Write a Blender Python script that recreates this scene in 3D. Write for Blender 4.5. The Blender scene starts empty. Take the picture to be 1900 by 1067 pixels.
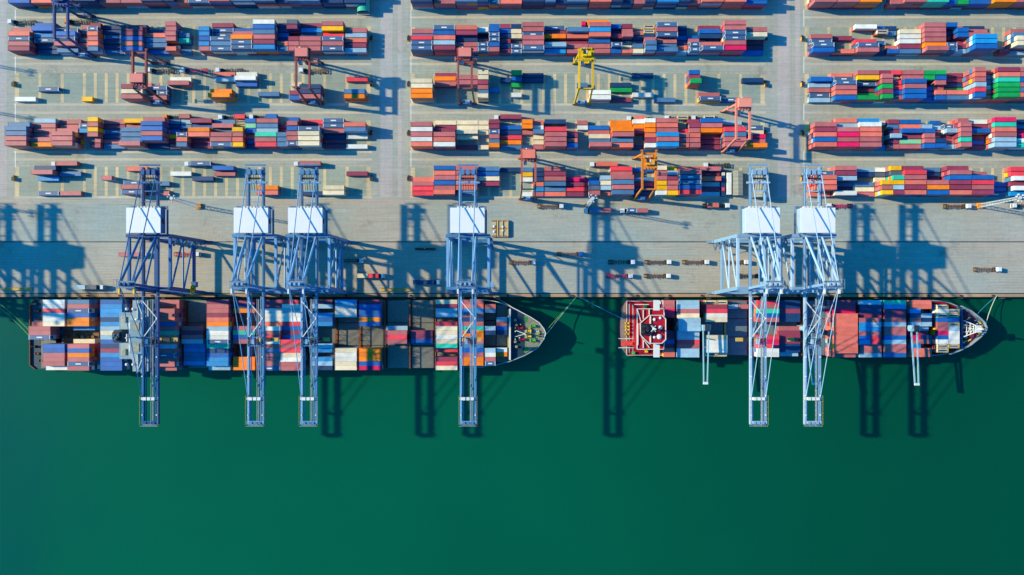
import bpy, math, random
from mathutils import Vector, Matrix

random.seed(7)
R = math.radians
# ----------------------------------------------------------------- camera, sky, sun, exposure
scn = bpy.context.scene
H = 396.0                      # height of the camera over the quay, metres
F = 1267.2                     # plan units: 3.2 per metre on the quay
SC = F / H
cam_d = bpy.data.cameras.new('camera'); cam = bpy.data.objects.new('camera', cam_d)
scn.collection.objects.link(cam); scn.camera = cam
cam.location = (0, 0, H); cam.rotation_euler = (0, 0, 0)
cam_d.sensor_width = 36; cam_d.lens = 24.01
cam_d.shift_y = 21.5 / 1900
cam_d.clip_start = 1; cam_d.clip_end = 20000

SUN_EL, SUN_AZ = 28.5, 10.5    # sun to the left (west in plan) and slightly up the picture
world = bpy.data.worlds.new("World"); scn.world = world; world.use_nodes = True
wn = world.node_tree; wn.nodes.clear()
wo = wn.nodes.new('ShaderNodeOutputWorld'); bg = wn.nodes.new('ShaderNodeBackground')
sky = wn.nodes.new('ShaderNodeTexSky'); sky.sky_type = 'NISHITA'; sky.sun_disc = False
sky.sun_elevation = R(SUN_EL); sky.sun_rotation = R(-90 + SUN_AZ)
tint = wn.nodes.new('ShaderNodeMix'); tint.data_type = 'RGBA'; tint.blend_type = 'MULTIPLY'
tint.inputs['Factor'].default_value = 1.0
tint.inputs['B'].default_value = (0.03, 0.98, 1.85, 1)
wn.links.new(sky.outputs[0], tint.inputs['A']); wn.links.new(tint.outputs['Result'], bg.inputs[0])
bg.inputs[1].default_value = 0.10
wn.links.new(bg.outputs[0], wo.inputs[0])

sun_d = bpy.data.lights.new('sun', 'SUN'); sun = bpy.data.objects.new('sun', sun_d)
scn.collection.objects.link(sun)
sun_d.energy = 5.0; sun_d.angle = R(0.8); sun_d.color = (1.0, 0.83, 0.50)
_d = Vector((math.cos(R(SUN_AZ)) * math.cos(R(SUN_EL)), -math.sin(R(SUN_AZ)) * math.cos(R(SUN_EL)), -math.sin(R(SUN_EL))))
sun.rotation_euler = _d.to_track_quat('-Z', 'Y').to_euler()
sun.location = (-600, 120, 400)

scn.view_settings.view_transform = 'Standard'; scn.view_settings.look = 'None'
scn.view_settings.exposure = 0.70; scn.view_settings.gamma = 1.0
scn.view_settings.use_curve_mapping = False

COL = scn.collection

# ----------------------------------------------------------------- helpers
def P(x, y, h=0.0):
    """plan position (survey units, 1900 x 1067 sheet) of a point lying h metres over the quay"""
    s = (H - h) / F
    return ((x - 950.0) * s, (555.0 - y) * s)

def lin(c):
    out = []
    for v in c:
        v /= 255.0
        out.append(v / 12.92 if v <= 0.04045 else ((v + 0.055) / 1.055) ** 2.4)
    return tuple(out)

def alb(c, k=0.74):
    return tuple(min(0.85, v * k) for v in lin(c)) + (1.0,)

MATS = {}
def mat(name, rgba, rough=0.6, metal=0.0, var=0.10, nscale=0.35, bump=0.0, corr=False, grime=0.0, spec=0.3):
    if name in MATS: return MATS[name]
    m = bpy.data.materials.new(name); m.use_nodes = True
    nt = m.node_tree; N = nt.nodes; L = nt.links
    bs = N['Principled BSDF']
    bs.inputs['Roughness'].default_value = rough; bs.inputs['Metallic'].default_value = metal
    bs.inputs['Specular IOR Level'].default_value = spec
    tc = N.new('ShaderNodeTexCoord'); geo = N.new('ShaderNodeNewGeometry')
    nz = N.new('ShaderNodeTexNoise'); nz.inputs['Scale'].default_value = nscale; nz.inputs['Detail'].default_value = 6
    nz.inputs['Roughness'].default_value = 0.65
    L.new(geo.outputs['Position'], nz.inputs['Vector'])
    oi = N.new('ShaderNodeObjectInfo')
    at = N.new('ShaderNodeAttribute'); at.attribute_name = 'fade'
    a1 = N.new('ShaderNodeMath'); a1.operation = 'ADD'
    L.new(oi.outputs['Random'], a1.inputs[0]); L.new(at.outputs['Fac'], a1.inputs[1])
    fr = N.new('ShaderNodeMath'); fr.operation = 'FRACT'; L.new(a1.outputs[0], fr.inputs[0])
    mr = N.new('ShaderNodeMapRange'); mr.inputs[3].default_value = 1 - var; mr.inputs[4].default_value = 1 + var
    L.new(fr.outputs[0], mr.inputs[0])
    mr2 = N.new('ShaderNodeMapRange'); mr2.inputs[1].default_value = 0.3; mr2.inputs[2].default_value = 0.7
    mr2.inputs[3].default_value = 1 - var * 1.2; mr2.inputs[4].default_value = 1 + var * 1.2
    L.new(nz.outputs['Fac'], mr2.inputs[0])
    mu = N.new('ShaderNodeMath'); mu.operation = 'MULTIPLY'; L.new(mr.outputs[0], mu.inputs[0]); L.new(mr2.outputs[0], mu.inputs[1])
    mx = N.new('ShaderNodeVectorMath'); mx.operation = 'SCALE'; mx.inputs[0].default_value = rgba[:3]
    L.new(mu.outputs[0], mx.inputs['Scale'])
    out = mx.outputs[0]
    if grime > 0:
        n2 = N.new('ShaderNodeTexNoise'); n2.inputs['Scale'].default_value = 1.3; n2.inputs['Detail'].default_value = 8
        n2.inputs['Roughness'].default_value = 0.7
        L.new(geo.outputs['Position'], n2.inputs['Vector'])
        cr = N.new('ShaderNodeMapRange'); cr.inputs[1].default_value = 0.52; cr.inputs[2].default_value = 0.78
        cr.inputs[3].default_value = 0; cr.inputs[4].default_value = grime
        L.new(n2.outputs['Fac'], cr.inputs[0])
        mc = N.new('ShaderNodeMix'); mc.data_type = 'RGBA'
        L.new(cr.outputs[0], mc.inputs['Factor']); L.new(out, mc.inputs['A'])
        mc.inputs['B'].default_value = (0.16, 0.10, 0.07, 1)
        out = mc.outputs['Result']
    L.new(out, bs.inputs['Base Color'])
    if corr:
        wv = N.new('ShaderNodeTexWave'); wv.bands_direction = 'X'; wv.inputs['Scale'].default_value = 1.1
        wv.inputs['Distortion'].default_value = 0
        L.new(geo.outputs['Position'], wv.inputs['Vector'])
        bp = N.new('ShaderNodeBump'); bp.inputs['Strength'].default_value = 0.35; bp.inputs['Distance'].default_value = 0.04
        L.new(wv.outputs['Fac'], bp.inputs['Height']); L.new(bp.outputs[0], bs.inputs['Normal'])
    MATS[name] = m
    return m

class MB:
    def __init__(s): s.v = []; s.f = []; s.m = []; s.mats = []; s.fade = []; s.fd = 0.0
    def mi(s, m):
        if m not in s.mats: s.mats.append(m)
        return s.mats.index(m)
    def face(s, idx, m):
        s.f.append(idx); s.m.append(s.mi(m)); s.fade.append(s.fd)
    def box(s, x0, x1, y0, y1, z0, z1, m, bottom=True):
        b = len(s.v)
        s.v += [(x0, y0, z0), (x1, y0, z0), (x1, y1, z0), (x0, y1, z0), (x0, y0, z1), (x1, y0, z1), (x1, y1, z1), (x0, y1, z1)]
        fs = [(4, 5, 6, 7), (0, 1, 5, 4), (1, 2, 6, 5), (2, 3, 7, 6), (3, 0, 4, 7)]
        if bottom: fs.append((3, 2, 1, 0))
        for f in fs: s.face(tuple(b + i for i in f), m)
        return s
    def prism(s, pts, z0, z1, m, mtop=None):
        n = len(pts); b = len(s.v)
        a = sum(pts[i][0] * pts[(i + 1) % n][1] - pts[(i + 1) % n][0] * pts[i][1] for i in range(n))
        if a < 0: pts = pts[::-1]
        s.v += [(p[0], p[1], z0) for p in pts] + [(p[0], p[1], z1) for p in pts]
        s.face(tuple(b + n + i for i in range(n)), mtop or m)
        s.face(tuple(b + n - 1 - i for i in range(n)), m)
        for i in range(n):
            j = (i + 1) % n
            s.face((b + i, b + j, b + n + j, b + n + i), m)
        return s
    def beam(s, p, q, w, h, m):
        """rectangular bar from p to q"""
        p = Vector(p); q = Vector(q); d = (q - p)
        if d.length < 1e-5: return s
        d.normalize()
        up = Vector((0, 0, 1)) if abs(d.z) < 0.95 else Vector((0, 1, 0))
        a = d.cross(up).normalized(); c = a.cross(d).normalized()
        b = len(s.v)
        for e in (p, q):
            for (i, j) in ((-1, -1), (1, -1), (1, 1), (-1, 1)):
                s.v.append(tuple(e + a * (i * w / 2) + c * (j * h / 2)))
        for f in [(0, 1, 2, 3), (7, 6, 5, 4), (0, 4, 5, 1), (1, 5, 6, 2), (2, 6, 7, 3), (3, 7, 4, 0)]:
            s.face(tuple(b + i for i in f), m)
        return s
    def tube(s, p, q, r, m, n=8, r2=None):
        p = Vector(p); q = Vector(q); d = (q - p).normalized()
        up = Vector((0, 0, 1)) if abs(d.z) < 0.95 else Vector((0, 1, 0))
        a = d.cross(up).normalized(); c = a.cross(d).normalized()
        b = len(s.v); r2 = r if r2 is None else r2
        for e, rr in ((p, r), (q, r2)):
            for i in range(n):
                t = 2 * math.pi * i / n
                s.v.append(tuple(e + a * (rr * math.cos(t)) + c * (rr * math.sin(t))))
        for i in range(n):
            j = (i + 1) % n
            s.face((b + j, b + i, b + n + i, b + n + j), m)
        s.face(tuple(b + i for i in range(n)), m)
        s.face(tuple(b + n + n - 1 - i for i in range(n)), m)
        return s
    def dome(s, x, y, z, r, m, n=10, k=4):
        b = len(s.v)
        for j in range(k):
            ph = math.pi / 2 * j / k
            for i in range(n):
                t = 2 * math.pi * i / n
                s.v.append((x + r * math.cos(ph) * math.cos(t), y + r * math.cos(ph) * math.sin(t), z + r * math.sin(ph)))
        s.v.append((x, y, z + r))
        for j in range(k - 1):
            for i in range(n):
                i2 = (i + 1) % n
                s.face((b + j * n + i, b + j * n + i2, b + (j + 1) * n + i2, b + (j + 1) * n + i), m)
        for i in range(n): s.face((b + (k - 1) * n + i, b + (k - 1) * n + (i + 1) % n, b + k * n), m)
        return s
    def mesh(s, name):
        me = bpy.data.meshes.new(name); me.from_pydata(s.v, [], s.f)
        for m in s.mats: me.materials.append(m)
        me.polygons.foreach_set('material_index', s.m)
        if any(s.fade):
            at = me.attributes.new('fade', 'FLOAT', 'FACE'); at.data.foreach_set('value', s.fade)
        me.update(); return me
    def build(s, name, parent=None, label=None, cat=None, group=None, kind=None, loc=None):
        o = bpy.data.objects.new(name, s.mesh(name)); COL.objects.link(o)
        if parent: o.parent = parent
        if loc: o.location = loc
        tag(o, label, cat, group, kind); return o

def tag(o, label=None, cat=None, group=None, kind=None):
    if label: o['label'] = label
    if cat: o['category'] = cat
    if group: o['group'] = group
    if kind: o['kind'] = kind
    return o
def empty(name, loc, label, cat, group=None, rz=0):
    o = bpy.data.objects.new(name, None); COL.objects.link(o)
    o.location = loc; o.rotation_euler = (0, 0, rz); o.empty_display_size = 1
    return tag(o, label, cat, group)
def copy_tree(o, parent=None):
    c = o.copy(); COL.objects.link(c); c.parent = parent
    for ch in list(o.children): copy_tree(ch, c)
    return c
def place(o, loc, label, rz=0):
    o.location = loc; o.rotation_euler = (0, 0, rz); o['label'] = label; return o

# ----------------------------------------------------------------- ground, water
def ground_mat(name, ca, cb, scale=0.012, fine=0.5, dark=0.35, joints=None, rough=0.85):
    m = bpy.data.materials.new(name); m.use_nodes = True
    nt = m.node_tree; N = nt.nodes; L = nt.links; bs = N['Principled BSDF']
    bs.inputs['Roughness'].default_value = rough; bs.inputs['Specular IOR Level'].default_value = 0.25
    geo = N.new('ShaderNodeNewGeometry')
    def noise(sc, det, rg=0.6, vec=None):
        n = N.new('ShaderNodeTexNoise'); n.inputs['Scale'].default_value = sc; n.inputs['Detail'].default_value = det
        n.inputs['Roughness'].default_value = rg; L.new(vec or geo.outputs['Position'], n.inputs['Vector']); return n
    def rng(src, a, b, c, d):
        r = N.new('ShaderNodeMapRange'); L.new(src, r.inputs[0])
        for i, v in enumerate((a, b, c, d)): r.inputs[i + 1].default_value = v
        return r.outputs[0]
    n1 = noise(scale, 3)
    mx = N.new('ShaderNodeMix'); mx.data_type = 'RGBA'; mx.inputs['A'].default_value = ca; mx.inputs['B'].default_value = cb
    L.new(rng(n1.outputs['Fac'], 0.38, 0.62, 0, 1), mx.inputs['Factor'])
    mp = N.new('ShaderNodeMapping'); mp.inputs['Scale'].default_value = (0.06, 1.0, 1.0); L.new(geo.outputs['Position'], mp.inputs[0])
    n2 = noise(0.9, 6, 0.7, mp.outputs[0])        # wheel tracks drawn out along the lanes
    n3 = noise(fine, 8, 0.7)
    f = N.new('ShaderNodeMath'); f.operation = 'MULTIPLY'
    L.new(rng(n2.outputs['Fac'], 0.3, 0.7, 0.86, 1.1), f.inputs[0]); L.new(rng(n3.outputs['Fac'], 0.3, 0.7, 0.9, 1.08), f.inputs[1])
    src = f.outputs[0]
    n4 = noise(0.05, 10, 0.75)                     # oil stains
    g = N.new('ShaderNodeMath'); g.operation = 'MULTIPLY'
    L.new(src, g.inputs[0]); L.new(rng(n4.outputs['Fac'], 0.57, 0.70, 1.0, 1 - dark), g.inputs[1]); src = g.outputs[0]
    n5 = noise(0.022, 5, 0.55)                     # broad weathering
    g2 = N.new('ShaderNodeMath'); g2.operation = 'MULTIPLY'
    L.new(src, g2.inputs[0]); L.new(rng(n5.outputs['Fac'], 0.3, 0.7, 0.90, 1.10), g2.inputs[1]); src = g2.outputs[0]
    vo = N.new('ShaderNodeTexNoise'); vo.inputs['Scale'].default_value = 0.35; vo.inputs['Detail'].default_value = 2; L.new(geo.outputs['Position'], vo.inputs['Vector'])
    g3 = N.new('ShaderNodeMath'); g3.operation = 'MULTIPLY'      # small oil spots
    L.new(src, g3.inputs[0]); L.new(rng(vo.outputs['Fac'], 0.74, 0.80, 1.0, 0.6), g3.inputs[1]); src = g3.outputs[0]
    if joints:
        br = N.new('ShaderNodeTexBrick'); br.inputs['Scale'].default_value = 1.0; br.offset = 0.0
        br.inputs['Brick Width'].default_value = joints[0]; br.inputs['Row Height'].default_value = joints[1]
        br.inputs['Mortar Size'].default_value = 0.09; br.inputs['Mortar Smooth'].default_value = 0.2
        br.inputs['Color1'].default_value = (1, 1, 1, 1); br.inputs['Color2'].default_value = (0.95, 0.95, 0.95, 1)
        br.inputs['Mortar'].default_value = (0.84, 0.84, 0.84, 1)
        L.new(geo.outputs['Position'], br.inputs['Vector'])
        h = N.new('ShaderNodeMath'); h.operation = 'MULTIPLY'; L.new(src, h.inputs[0]); L.new(br.outputs['Color'], h.inputs[1]); src = h.outputs[0]
    vs = N.new('ShaderNodeVectorMath'); vs.operation = 'SCALE'
    L.new(mx.outputs['Result'], vs.inputs[0]); L.new(src, vs.inputs['Scale'])
    L.new(vs.outputs[0], bs.inputs['Base Color'])
    bp = N.new('ShaderNodeBump'); bp.inputs['Strength'].default_value = 0.2; bp.inputs['Distance'].default_value = 0.05
    L.new(n3.outputs['Fac'], bp.inputs['Height']); L.new(bp.outputs[0], bs.inputs['Normal'])
    return m

M_yard = ground_mat('yard_concrete', alb((162, 174, 166)), alb((174, 174, 162)), joints=(6.0, 6.0))
M_quay = ground_mat('quay_concrete', alb((162, 178, 172)), alb((178, 174, 160)), joints=(12.0, 5.0), dark=0.4)
M_edge = ground_mat('quay_edge_concrete', alb((196, 160, 120)), alb((170, 145, 120)), joints=(2.0, 9.0))
M_road = ground_mat('road_paving', alb((178, 182, 182)), alb((188, 180, 174)), joints=(3.2, 9.5))
M_pad = ground_mat('pad_concrete', alb((224, 204, 160)), alb((200, 186, 152)), scale=0.05, joints=(3.0, 2.4))
M_run = ground_mat('runway_concrete', alb((212, 202, 178)), alb((192, 188, 170)), joints=(9.0, 4.0))
M_slot = ground_mat('slot_asphalt', alb((148, 166, 156)), alb((160, 168, 152)), scale=0.03, joints=(40, 2.84))

m = bpy.data.materials.new('harbour_water'); m.use_nodes = True
N = m.node_tree.nodes; L = m.node_tree.links; bs = N['Principled BSDF']
geo = N.new('ShaderNodeNewGeometry')
n1 = N.new('ShaderNodeTexNoise'); n1.inputs['Scale'].default_value = 0.0042; n1.inputs['Detail'].default_value = 4
L.new(geo.outputs['Position'], n1.inputs['Vector'])
cr = N.new('ShaderNodeMapRange'); cr.inputs[1].default_value = 0.35; cr.inputs[2].default_value = 0.65
L.new(n1.outputs['Fac'], cr.inputs[0])
mx = N.new('ShaderNodeMix'); mx.data_type = 'RGBA'
mx.inputs['A'].default_value = (0.0003, 0.039, 0.021, 1); mx.inputs['B'].default_value = (0.0008, 0.088, 0.044, 1)
sp = N.new('ShaderNodeSeparateXYZ'); L.new(geo.outputs['Position'], sp.inputs[0])      # silt thins out to the right, with some vignette darkening painted in
gr = N.new('ShaderNodeMapRange'); gr.inputs[1].default_value = -200; gr.inputs[2].default_value = 330
gr.inputs[3].default_value = 0.85; gr.inputs[4].default_value = 0.0; L.new(sp.outputs[0], gr.inputs[0])
ad = N.new('ShaderNodeMath'); ad.operation = 'MULTIPLY_ADD'; L.new(cr.outputs[0], ad.inputs[0]); ad.inputs[1].default_value = 0.3
L.new(gr.outputs[0], ad.inputs[2]); L.new(ad.outputs[0], mx.inputs['Factor']); mt = N.new('ShaderNodeMix'); mt.data_type = 'RGBA'; mt.inputs['B'].default_value = (0.0008, 0.060, 0.058, 1)   # clearer teal water to the west
wr = N.new('ShaderNodeMapRange'); wr.inputs[1].default_value = -200; wr.inputs[2].default_value = -320
nw = N.new('ShaderNodeTexNoise'); nw.inputs['Scale'].default_value = 0.02; nw.inputs['Detail'].default_value = 5; L.new(geo.outputs['Position'], nw.inputs['Vector'])
wa = N.new('ShaderNodeMath'); wa.operation = 'MULTIPLY_ADD'; L.new(nw.outputs['Fac'], wa.inputs[0]); wa.inputs[1].default_value = 90; L.new(sp.outputs[0], wa.inputs[2])
L.new(wa.outputs[0], wr.inputs[0]); L.new(wr.outputs[0], mt.inputs['Factor']); L.new(mx.outputs['Result'], mt.inputs['A'])
L.new(mt.outputs['Result'], bs.inputs['Base Color'])
bs.inputs['Roughness'].default_value = 0.22; bs.inputs['IOR'].default_value = 1.33; bs.inputs['Specular IOR Level'].default_value = 0.35
n2 = N.new('ShaderNodeTexNoise'); n2.inputs['Scale'].default_value = 0.35; n2.inputs['Detail'].default_value = 5
L.new(geo.outputs['Position'], n2.inputs['Vector'])
bp = N.new('ShaderNodeBump'); bp.inputs['Strength'].default_value = 0.12; bp.inputs['Distance'].default_value = 0.25
L.new(n2.outputs['Fac'], bp.inputs['Height']); L.new(bp.outputs[0], bs.inputs['Normal'])
M_water = m

ZW = -4.0
b = MB(); b.box(-4000, 4000, -4000, 1.0, ZW - 0.5, ZW, M_water)
b.build('water', kind='structure')
QY = P(0, 551)[1]          # quay edge
b = MB(); b.box(-4000, 4000, QY, 4000, -9, 0, M_yard); b.build('ground', kind='structure')
def band(name, x0, x1, y0, y1, m, z=0.004, z0=0.0):
    a = P(x0, y1); c = P(x1, y0)
    return MB().box(a[0], c[0], a[1], c[1], z0 + 0.001, z, m, bottom=False).build(name, kind='structure')
band('quay_apron', -400, 2300, 368, 543.6, M_quay, 0.008)
band('quay_edge', -400, 2300, 545.4, 550.8, M_edge, 0.012)
b = MB()
for x in (706, 1443): 
    a = P(x, 366); c = P(x + 22, -120); b.box(a[0], c[0], a[1], c[1], 0.001, 0.005, M_road, bottom=False)
for x in (738, 1476):
    a = P(x, 366); c = P(x + 8, -120); b.box(a[0], c[0], a[1], c[1], 0.001, 0.005, M_road, bottom=False)
a = P(-120, 366); c = P(12, -120); b.box(a[0], c[0], a[1], c[1], 0.001, 0.005, M_road, bottom=False)
b.build('road', kind='structure')

# grids of the yard blocks
def grid(first, mid0, last):
    g = []
    a = first
    for i in range(3): g += [a[i], (a[i] + a[i + 1]) / 2]
    g += [mid0 + 20.3 * i for i in range(20)]
    if last:
        for i in range(3): g += [last[i], (last[i] + last[i + 1]) / 2]
        g.append(last[3])
    else: g += [mid0 + 20.3 * i for i in range(20, 30)]
    return g
GX = {'L': grid([31.5, 74, 115.5, 156.5], 156.5, [562.5, 602.5, 644, 684]),
      'M': grid([766, 807, 848, 887], 887, [1293, 1333.5, 1374, 1415]),
      'R': grid([1497, 1537.5, 1578, 1618.5], 1618.5, None)}
GY = {'A': -36.5, 'B': 50.5, 'C': 137.5, 'D': 225.0, 'E': 311.5}
OFFY = {'L': -1.5, 'M': 0.0, 'R': 0.5}

bs_ = MB(); bp_ = MB(); br_ = MB()
for col in 'LMR':
    g = GX[col]
    for row in 'ABCDE':
        y0 = GY[row] + OFFY[col]; y1 = y0 + 54.5
        a = P(g[0], y1); c = P(g[-1], y0)
        bs_.box(a[0], c[0], a[1], c[1], 0.001, 0.006, M_slot, bottom=False)
        for i, x in enumerate(g):
            if i in (1, 3, 5) or (i in (27, 29, 31) and col != 'R'): continue
            w = 4.0 if i in (0, len(g) - 1) else 2.7
            a = P(x - w, y1 + 0.3); c = P(x + w, y0 - 0.3)
            bp_.box(a[0], c[0], a[1], c[1], 0.001, 0.012, M_pad, bottom=False)
    for yy in (32, 107, 119, 194, 209, 282, 296, 366):
        a = P(g[0] - 6, yy + 2.0); c = P(g[-1] + 6, yy - 2.0)
        br_.box(a[0], c[0], a[1], c[1], 0.001, 0.009, M_run, bottom=False)
bs_.build('yard_slots', kind='structure'); bp_.build('slot_pads', kind='structure'); br_.build('crane_runway', kind='structure')

# painted lines and rails
M_white = mat('white_paint', alb((225, 228, 220)), var=0.05)
M_lineo = mat('orange_line_paint', alb((196, 164, 132)), var=0.25, nscale=0.08)
M_liney = mat('yellow_line_paint', alb((215, 180, 90)), var=0.1)
M_rail = mat('rail_steel', alb((40, 45, 60)), rough=0.5, metal=0.3)
M_slot_dark = mat('rail_slot', alb((60, 60, 66)), var=0.1)
b = MB()
for x in (28.5, 762.5, 1491.5):
    for (ya, yb) in ((18, 50), (105, 136), (192, 224), (280, 310)):
        a = P(x - 0.7, yb); c = P(x + 0.7, ya); b.box(a[0], c[0], a[1], c[1], 0.001, 0.016, M_white, bottom=False)
for i in range(17):
    y = 456 + i * 5.05
    a = P(-300, y + 0.36); c = P(2200, y - 0.36); b.box(a[0], c[0], a[1], c[1], 0.009, 0.015, M_lineo, bottom=False)
for y in (372.5, 377, 452.5):
    a = P(-300, y + 0.35); c = P(2200, y - 0.35); b.box(a[0], c[0], a[1], c[1], 0.009, 0.015, M_lineo, bottom=False)
for col in 'LMR':
    for row in 'ABCDE':
        y = GY[row] + OFFY[col] - 3
        for x in range(int(GX[col][0]), int(GX[col][-1]), 10):
            a = P(x, y + 0.6); c = P(x + 2.4, y - 0.6); b.box(a[0], c[0], a[1], c[1], 0.007, 0.013, M_liney, bottom=False)
b.build('road_markings', kind='structure')
b = MB()
for y in (448.8, 544.5):
    a = P(-300, y + 0.85); c = P(2200, y - 0.85); b.box(a[0], c[0], a[1], c[1], 0.009, 0.02, M_slot_dark, bottom=False)
    a = P(-300, y + 0.2); c = P(2200, y - 0.2); b.box(a[0], c[0], a[1], c[1], 0.021, 0.09, M_rail, bottom=False)
b.build('crane_rails', kind='structure')

# ----------------------------------------------------------------- container colours
CC = {'r': ((186, 104, 106), 'faded red'), 'R': ((236, 66, 82), 'bright red'), 'm': ((146, 58, 84), 'maroon'),
      'p': ((228, 24, 92), 'magenta'), 'q': ((226, 116, 98), 'coral'), 'o': ((250, 132, 18), 'orange'),
      'y': ((246, 184, 12), 'yellow'), 'b': ((72, 120, 160), 'steel blue'), 'l': ((60, 98, 138), 'slate blue'),
      'B': ((10, 98, 174), 'bright blue'), 'n': ((18, 62, 108), 'navy'), 'c': ((18, 140, 204), 'sky blue'),
      't': ((40, 196, 164), 'turquoise'), 'g': ((10, 158, 78), 'green'), 'G': ((126, 200, 150), 'mint green'),
      'w': ((226, 228, 218), 'white'), 'e': ((226, 212, 178), 'cream'), 's': ((150, 186, 204), 'pale grey'),
      'k': ((86, 96, 112), 'dark grey'), 'T': ((205, 210, 205), 'white')}
CM = {k: mat('container_' + v[1].replace(' ', '_'), alb(v[0], 0.81), rough=0.55, var=0.13, nscale=0.25, corr=True, grime=0.35) for k, v in CC.items()}
M_mark = mat('container_marking_white', alb((235, 235, 230)), var=0.05)
M_tframe = mat('tank_frame_yellow', alb((240, 190, 20)), var=0.08)
M_dark = mat('dark_steel', alb((45, 50, 60)), var=0.15)
M_rust = mat('rusty_steel', alb((150, 84, 50)), var=0.3, nscale=1.5)

CW, CH = 2.44, 2.59
def cont(b, x, y, z, L4, code, full=True, h=CH):
    """one container with its base centre at x, y, z"""
    L_ = 12.19 if L4 else 6.06
    m = CM[code]; hx = L_ / 2; hy = CW / 2
    if code == 'T' and full:
        # tank container: yellow frame round a pale barrel with a walkway
        for sy in (-1, 1):
            for zz in (0.08, h - 0.08): b.beam((x - hx, y + sy * (hy - 0.08), z + zz), (x + hx, y + sy * (hy - 0.08), z + zz), 0.16, 0.16, M_tframe)
        for sx in (-1, 1):
            for zz in (0.08, h - 0.08): b.beam((x + sx * (hx - 0.08), y - hy, z + zz), (x + sx * (hx - 0.08), y + hy, z + zz), 0.15, 0.15, M_tframe)
            for sy in (-1, 1): b.beam((x + sx * (hx - 0.08), y + sy * (hy - 0.08), z), (x + sx * (hx - 0.08), y + sy * (hy - 0.08), z + h), 0.17, 0.17, M_tframe)
        b.tube((x - hx + 0.3, y, z + h / 2), (x + hx - 0.3, y, z + h / 2), 1.08, m, n=12)
        b.box(x - hx + 0.7, x + hx - 0.7, y - 0.35, y + 0.35, z + h - 0.26, z + h - 0.17, M_dark)
        return
    b.box(x - hx + 0.03, x + hx - 0.03, y - hy + 0.03, y + hy - 0.03, z, z + h - (0.05 if full else 0), m, bottom=False)
    if full:
        for sy in (-1, 1): b.box(x - hx, x + hx, y + sy * (hy - 0.06) - 0.06, y + sy * (hy - 0.06) + 0.06, z + h - 0.16, z + h, m)
        for sx in (-1, 1): b.box(x + sx * (hx - 0.09) - 0.08, x + sx * (hx - 0.09) + 0.08, y - hy + 0.12, y + hy - 0.12, z + h - 0.15, z + h - 0.005, m)
        mk = M_mark if code == 'l' else m
        for sx in (-1, 1):
            for sy in (-1, 1): b.box(x + sx * (hx - 0.09) - 0.11, x + sx * (hx - 0.09) + 0.11, y + sy * (hy - 0.1) - 0.115, y + sy * (hy - 0.1) + 0.115, z, z + h + 0.012, mk)
        for k in (-0.8, -0.35, 0.35, 0.8):         # locking bars on the door end
            b.box(x + hx - 0.04, x + hx + 0.02, y + k - 0.03, y + k + 0.03, z + 0.15, z + h - 0.2, M_dark if code in 'wes' else m)
        if code == 'l':
            s = 1.5 if L4 else 1.1
            b.box(x - s, x + s, y - 0.32, y + 0.32, z + h - 0.05, z + h - 0.03, M_mark, bottom=False)
            for sx in (-1, 1): b.box(x + sx * (hx - 0.32) - 0.12, x + sx * (hx - 0.32) + 0.12, y - 1.0, y + 1.0, z + h - 0.05, z + h - 0.03, M_mark, bottom=False)
CMESH = {}
def cont_mesh(code, L4):
    if (code, L4) not in CMESH:
        b = MB(); cont(b, 0, 0, 0, L4, code); CMESH[(code, L4)] = b.mesh('shipping_container')
    return CMESH[(code, L4)]

ORD = ['first', 'second', 'third', 'fourth', 'fifth', 'sixth', 'seventh', 'eighth', 'ninth', 'tenth', 'eleventh', 'twelfth',
       'thirteenth', 'fourteenth', 'fifteenth', 'sixteenth', 'seventeenth', 'eighteenth', 'nineteenth', 'twentieth',
       'twenty-first', 'twenty-second', 'twenty-third', 'twenty-fourth', 'twenty-fifth', 'twenty-sixth']
CANDS = []     # (score, x, y, z, L4, code, label)
PLAIN = []     # hidden lower boxes (x, y, z, L4, code)
PALETTE = 'rrrrrrrmmmmqqbbllnBRoyswen'

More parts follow.
